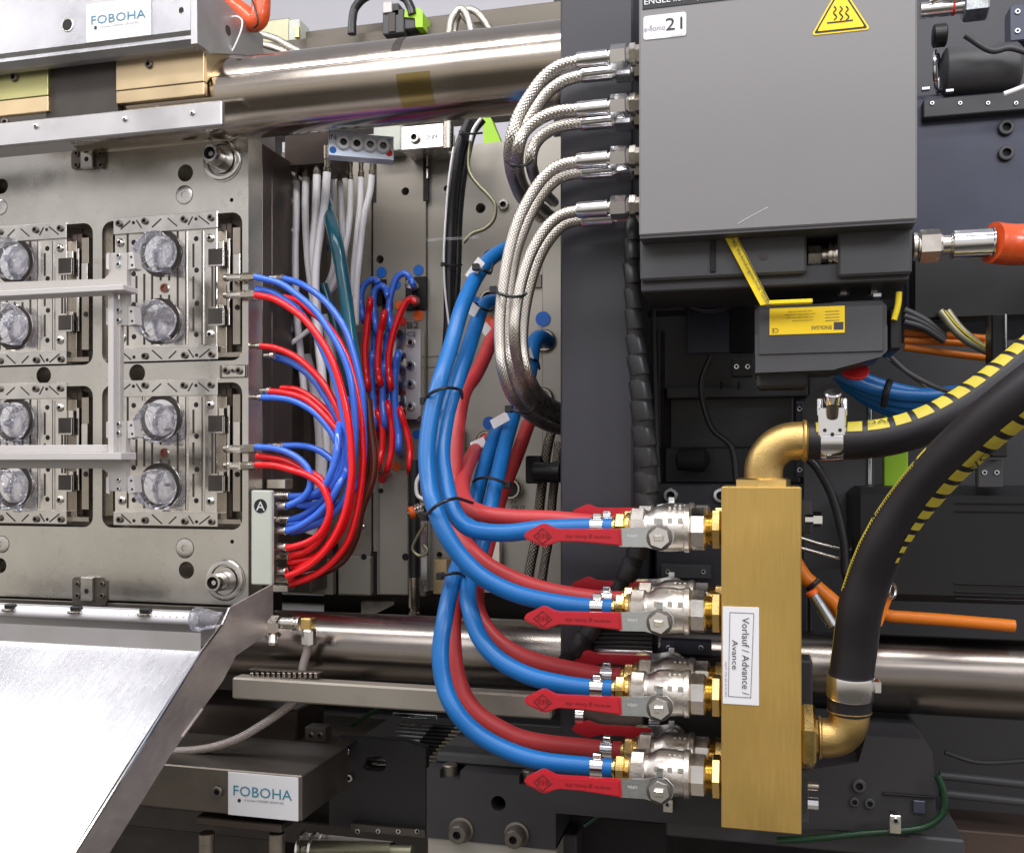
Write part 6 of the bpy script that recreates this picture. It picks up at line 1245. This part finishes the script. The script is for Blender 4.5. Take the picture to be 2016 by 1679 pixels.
# air fitting + braided hose
t = thing('air_fitting', 'silver and brass elbow fitting plugged beside the chute', 'fitting')
Y_ = 1.475
b = MB(); b.lathe(P(533, 1232, Y_), (1, 0, 0), [(0, .014), (.002, .018), (.016, .018), (.02, .013)], 6); b.build('hex_nut', 'nickel', t, smooth=False)
b = MB(); b.lathe(P(556, 1226, Y_), (1, 0, 0), [(0, .010), (.018, .010), (.02, .012), (.024, .012), (.025, .010), (.03, .012), (.032, .011)], 18); b.build('barrel', 'nickel', t)
b = MB(); a = P(596, 1229, Y_); b.cbox(a.x, a.x + .019, Y_ - .01, Y_ + .01, a.z - .009, a.z + .012, .002); b.build('brass_corner', 'brass', t)
b = MB(); a = P(609, 1238, Y_); b.lathe(a, (0, 0, -1), [(0, .011), (.002, .0125), (.024, .0125), (.026, .011)], 10); b.build('crimp_clip', 'chrome', t)
b = MB(); b.lathe(P(538, 1247, Y_ - .01), (.1, -.3, -1), [(0, .004), (.004, .008), (.016, .009), (.02, .005)], 14); b.build('drain_screw', 'nickel', t); fin(t)
hose('braided_hose', 'nylon braided hose hanging from the brass elbow and swinging left under the bar', 'hose', 'nylon_braid', 8.5, [(608, 1262), (604, 1285), (597, 1310), (592, 1345), (580, 1378), (552, 1402), (510, 1430), (465, 1455), (410, 1472), (350, 1478), (300, 1472)], 1.487)
# flat bar, blocks
t = thing('flat_rail', 'long flat grey steel bar in front of the lower tie bar', 'rail')
b = MB(); a = P(456, 1333, 1.44); c_ = P(1085, 1417, 1.44); b.cbox(a.x, c_.x, 1.44, 1.47, c_.z, a.z, .003); b.build('bar_body', 'platen_grey', t); fin(t)
t = thing('rack_strip', 'short toothed strip lying on the flat steel bar', 'rack')
b = MB(); b.pb(490, 1318, 628, 1325, 1.455, .015, .001); b.build('strip_top', 'dark_steel', t)
for i in range(13): b = MB(); x = 492 + i * 10.5; b.pb(x, 1324, x + 6, 1335, 1.453, .015, .0008); b.build('tooth', 'nickel_dark', t)
fin(t)
YK = 1.42
t = thing('support_block', 'dark steel support block carrying the lower name plate', 'support block')
b = MB(); a = P(180, 1490, YK); c_ = P(594, 1617, YK); zt_ = P(594, 1527, YK).z; b.cbox(a.x, c_.x, YK, YK + .18, c_.z, zt_, .002); b.build('block_body', 'dark_steel', t)
b = MB(); b.pb(385, 1606, 553, 1640, YK + .01, .12, .002); b.build('foot_plate', 'side_steel', t)
for x in (395, 533): b = MB(); b.cyl(P(x + 12, 1638, YK + .03), P(x + 12, 1720, YK + .03), .013, 18, .001); b.build('foot_rod', 'nickel_dark', t)
cap(430, 1557, YK, 11, t, 'dark'); cap(540, 1519, YK + .03, 8, t, 'dark')
np_ = MB(); a = P(450, 1602, YK); c_ = P(588, 1530, YK); np_.cbox(a.x, c_.x, YK - .002, YK, a.z, c_.z, .0004); 
fin(t)
sg = thing('name_plate', 'white plate with teal capitals on the dark block at the bottom', 'name plate', 'white name plates with blue capitals')
np_.build('plate_body', 'pale_label', sg); txt('FOBOHA', 517, 1560, YK - .0022, sg, 'teal_print', w=115, h=20); txt('A business of BARNES GROUP INC', 520, 1577, YK - .0022, sg, 'grey_print', w=78, h=4.5); dot(471, 1575, YK - .0022, 3.8, 'navy_print', sg, 'emblem'); fin(sg)
t = thing('base_block', 'brown grey steel block under the flat bar', 'base block')
b = MB(); b.pb(330, 1380, 584, 1470, 1.68, .12, .003); b.build('block_body', 'side_steel', t); b = MB(); b.pb(300, 1455, 660, 1485, 1.62, .25, .003); b.build('bed_plate', 'dark_steel', t); fin(t)
t = thing('machine_bed', 'dark cast machine bed filling the gap under the rails', 'machine bed')
b = MB(); b.pb(200, 1620, 2050, 1760, 1.95, .3, .003); b.build('bed_body', 'deep_steel', t); b = MB(); b.pb(585, 1395, 1110, 1640, 2.1, .1, .003); b.build('rear_wall', 'charcoal_cast', t); fin(t)
t = thing('slotted_plate', 'black upright plate with a rounded slot showing a silver roller', 'plate')
YW = 1.72; b = MB(); a = P(648, 1625, YW); c_ = P(838, 1462, YW); s0 = P(713, 1515, YW); s1 = P(759, 1489, YW)
b.plate([(a.x, a.z), (c_.x, a.z), (c_.x, c_.z - .01), (c_.x - .04, c_.z), (a.x + .02, c_.z), (a.x, c_.z - .02)], [rrect(s0.x, s1.x, s0.z, s1.z, .01, 4)], YW, .02); b.build('plate_body', 'charcoal_cast', t)
b = MB(); b.cyl(P(700, 1503, YW + .045), P(775, 1503, YW + .045), .013, 20, .001); b.build('roller', 'chrome', t)
for x, y in ((668, 1494), (662, 1538), (688, 1530), (682, 1478), (668, 1547)): cap(x, y, YW - .004, 8, t, 'zinc')
fin(t)
t = thing('cooling_fins', 'row of ribbed silver fins in the dark below the flat bar', 'fins')
for i in range(11):
    x0 = 790 - 6 * i; y0 = 1424 + 7.2 * i
    b = MB(); b.cyl(P(x0, y0, 1.90 - .006 * i), P(x0 + 62, y0 + 5, 1.90 - .006 * i), .0035, 8); b.build('fin', 'zinc', t)
    b = MB(); b.cyl(P(x0 + 62, y0 + 5, 1.90 - .006 * i), P(x0 + 105, y0 + 8, 1.90 - .006 * i), .0045, 8); b.build('sleeve', 'black_plastic', t)
    b = MB(); b.cyl(P(x0 + 105, y0 + 8, 1.90 - .006 * i), P(x0 + 150, y0 + 11, 1.90 - .006 * i), .0035, 8); b.build('fin', 'olive_steel' if i > 3 else 'nickel_dark', t)
fin(t)
hose('green_line', 'thin green tube slanting up under the flat bar', 'tube', 'green_tube', 4, [(655, 1458), (690, 1432), (720, 1410), (745, 1395)], 1.8)
tag((lambda b: b.pb(772, 1402, 860, 1416, 1.86, .02, .001).build('pale_bracket', 'zinc'))(MB()), 'pale bracket just under the flat bar among the fins', 'bracket')
t = thing('sight_glass', 'clear horizontal cylinder with end rings at the bottom edge', 'sight glass')
b = MB(); b.lathe(P(598, 1668, 1.62), (1, 0, 0), [(0, .026), (.17, .026)], 28); b.build('glass_tube', 'clear_tube', t)
for x in (596, 620): b = MB(); b.torus(P(x, 1668, 1.62), (1, 0, 0), .027, .003, 26, 8); b.build('end_ring', 'chrome', t)
b = MB(); b.cyl(P(600, 1670, 1.62), P(812, 1675, 1.62), .010, 14); b.build('inner_rod', 'olive_steel', t); fin(t)
t = thing('bearing_block', 'black cast block with two large socket bolts and a round hole', 'bearing block')
YL = 1.44
b = MB(); a = P(840, 1648, YL); c_ = P(1093, 1523, YL); xr_ = P(1450, 1500, YL).x
zt_ = P(840, 1512, YL).z; sl = [P(866, 1531, YL), P(906, 1502, YL)]; s2_ = [P(1022, 1543, YL), P(1063, 1514, YL)]
def notch(q0, q1): return [(q0.x, zt_), (q0.x, q0.z), (q1.x, q0.z), (q1.x, zt_)]
out = [(a.x, a.z), (P(1094, 1660, YL).x, a.z), (P(1094, 1660, YL).x, P(1094, 1600, YL).z), (xr_, P(1094, 1600, YL).z), (xr_, zt_)] + notch(*s2_)[::-1] + notch(*sl)[::-1] + [(a.x, zt_)]
b.plate(out, [circ(981, 1581, YL, 15)], YL, .16); b.build('block_body', 'charcoal_cast', t)
b = MB(); b.cbox(a.x + .004, xr_, YL + .03, YL + .17, zt_, zt_ + .018, .004); b.build('top_step', 'charcoal_light', t)
for x, y in ((886, 1518), (1043, 1529)): b = MB(); b.lathe(P(x, y + 10, YL + .02), (0, 0, 1), [(0, .012), (.018, .012), (.02, .010)], 18); b.build('slot_bolt', 'dark_steel', t)
for x, y in ((909, 1632), (1018, 1641)):
    b = MB(); s = S(x, YL); b.lathe(P(x, y, YL), (0, -1, 0), [(0, 25 * s), (.004, 25 * s), (.005, 21 * s), (.012, 20 * s), (.024, 18 * s), (.026, 16 * s), (.026, 8 * s), (.016, 7 * s, 1), (.016, .0001, 1)], 26); b.build('socket_bolt', ['dark_steel', 'dark_void'], t)
b = MB(); a2 = P(840, 1652, YL); b.cbox(a2.x, P(1094, 1660, YL).x, YL + .004, YL + .15, a2.z - .06, P(960, 1651, YL).z, .002); b.build('lower_shoe', 'platen_light', t)
fin(t)
t = thing('dark_recess', 'black recessed box right of the bearing block at the bottom', 'recess')
b = MB(); b.pb(1096, 1600, 1312, 1720, 1.56, .1, .002); b.build('recess_back', 'dark_void', t); b = MB(); b.pb(1096, 1640, 1135, 1720, 1.50, .05, .002); b.build('step_block', 'charcoal_cast', t); fin(t)

# ================================================================== small machinery details
def brk(label, x0, y0, x1, y1, Y, d, m, name='bracket', bolts=(), cat='bracket', bk='zinc', br=5):
    t = thing(name, label, cat); b = MB(); b.pb(x0, y0, x1, y1, Y, d, .0015); b.build('plate_body', m, t)
    for x, y in bolts: cap(x, y, Y, br, t, bk)
    return fin(t)
brk('small dark bracket with two screws left of the yellow labelled actuator', 1440, 706, 1482, 740, 1.70, .03, 'charcoal_light', bolts=((1450, 722), (1472, 722)))
brk('upright grey strip with three screws behind the upper brass elbow', 1566, 790, 1582, 940, 1.72, .02, 'blue_grey_paint', bolts=((1574, 805), (1574, 860), (1574, 925)))
brk('low grey plate with two screws behind the first valve', 1300, 1110, 1400, 1140, 1.66, .02, 'charcoal_light', bolts=((1315, 1125), (1385, 1125)))
brk('grey junction plate between second and third valves', 1300, 1258, 1400, 1290, 1.46, .02, 'blue_grey_paint', bolts=((1316, 1274), (1380, 1274)))
brk('silver edged block seen between the third and bottom valves', 1276, 1415, 1300, 1440, 1.44, .02, 'zinc', name='small_block', cat='block')
brk('dark upright bracket with screws behind the black motor cover', 1925, 905, 1975, 960, 1.53, .02, 'charcoal_light', bolts=((1938, 930), (1962, 930)))
brk('round cornered grey box at the top right edge', 1990, 10, 2060, 75, 1.6, .04, 'blue_grey_paint', name='terminal_box', cat='box', bolts=((2003, 24), (2003, 62)))
brk('dark mounting bar with bolts under the round cover at top right', 1818, 196, 2060, 212, 1.60, .02, 'charcoal_light', bolts=((1835, 204), (1890, 204), (1945, 204), (2000, 204)), br=4)
brk('flat dark plate with four screws below the platen middle', 690, 1620, 836, 1650, 1.70, .03, 'dark_steel', bolts=((705, 1635), (745, 1635), (785, 1635), (822, 1635)))
brk('squat steel block below the flat bar by the fins', 600, 1430, 640, 1462, 1.64, .03, 'dark_steel', name='small_block', cat='block', bolts=((612, 1446), (630, 1446)))
for i, (lb, p, m, r) in enumerate((('thin black cable sagging across the dark panels left of the actuator', [(1300, 560), (1340, 600), (1400, 615), (1470, 590)], 'tube_black', 4),
    ('dark cable loop behind the upper brass elbow', [(1400, 700), (1380, 760), (1400, 840), (1440, 880), (1450, 950)], 'tube_black', 6),
    ('grey cable running down right of the spiral wrapped one', [(1285, 560), (1288, 700), (1292, 850), (1296, 950)], 'charcoal_light', 5),
    ('short dark hose stub under the steel tray', [(1560, 552), (1565, 575), (1590, 590), (1640, 588)], 'tube_black', 8),
    ('black hose curving behind the manifold top', [(1590, 900), (1612, 925), (1640, 980), (1660, 1060), (1665, 1130)], 'tube_black', 9),
    ('pale cable arc above the black motor cover', [(1740, 700), (1800, 745), (1850, 780)], 'nickel_dark', 3),
    ('dark cable swinging across at the far right top', [(1900, 70), (1950, 100), (1990, 95), (2040, 110)], 'charcoal_light', 6),
    ('dim cable across the lower right corner', [(1860, 1480), (1930, 1500), (2040, 1495)], 'charcoal_light', 5))):
    hose('dark_cable', lb, 'cable', m, r, p, 1.64 if i not in (4, 6) else 1.56)
t = thing('hex_standoffs', 'row of silver hex standoffs under the steel tray', 'standoffs')
for x in (1420, 1525, 1660, 1720): b = MB(); b.lathe(P(x, 556, 1.42), (0, 0, -1), [(0, .005), (.012, .005), (.0125, .008), (.018, .008)], 6); b.build('standoff', 'nickel', t)
fin(t)
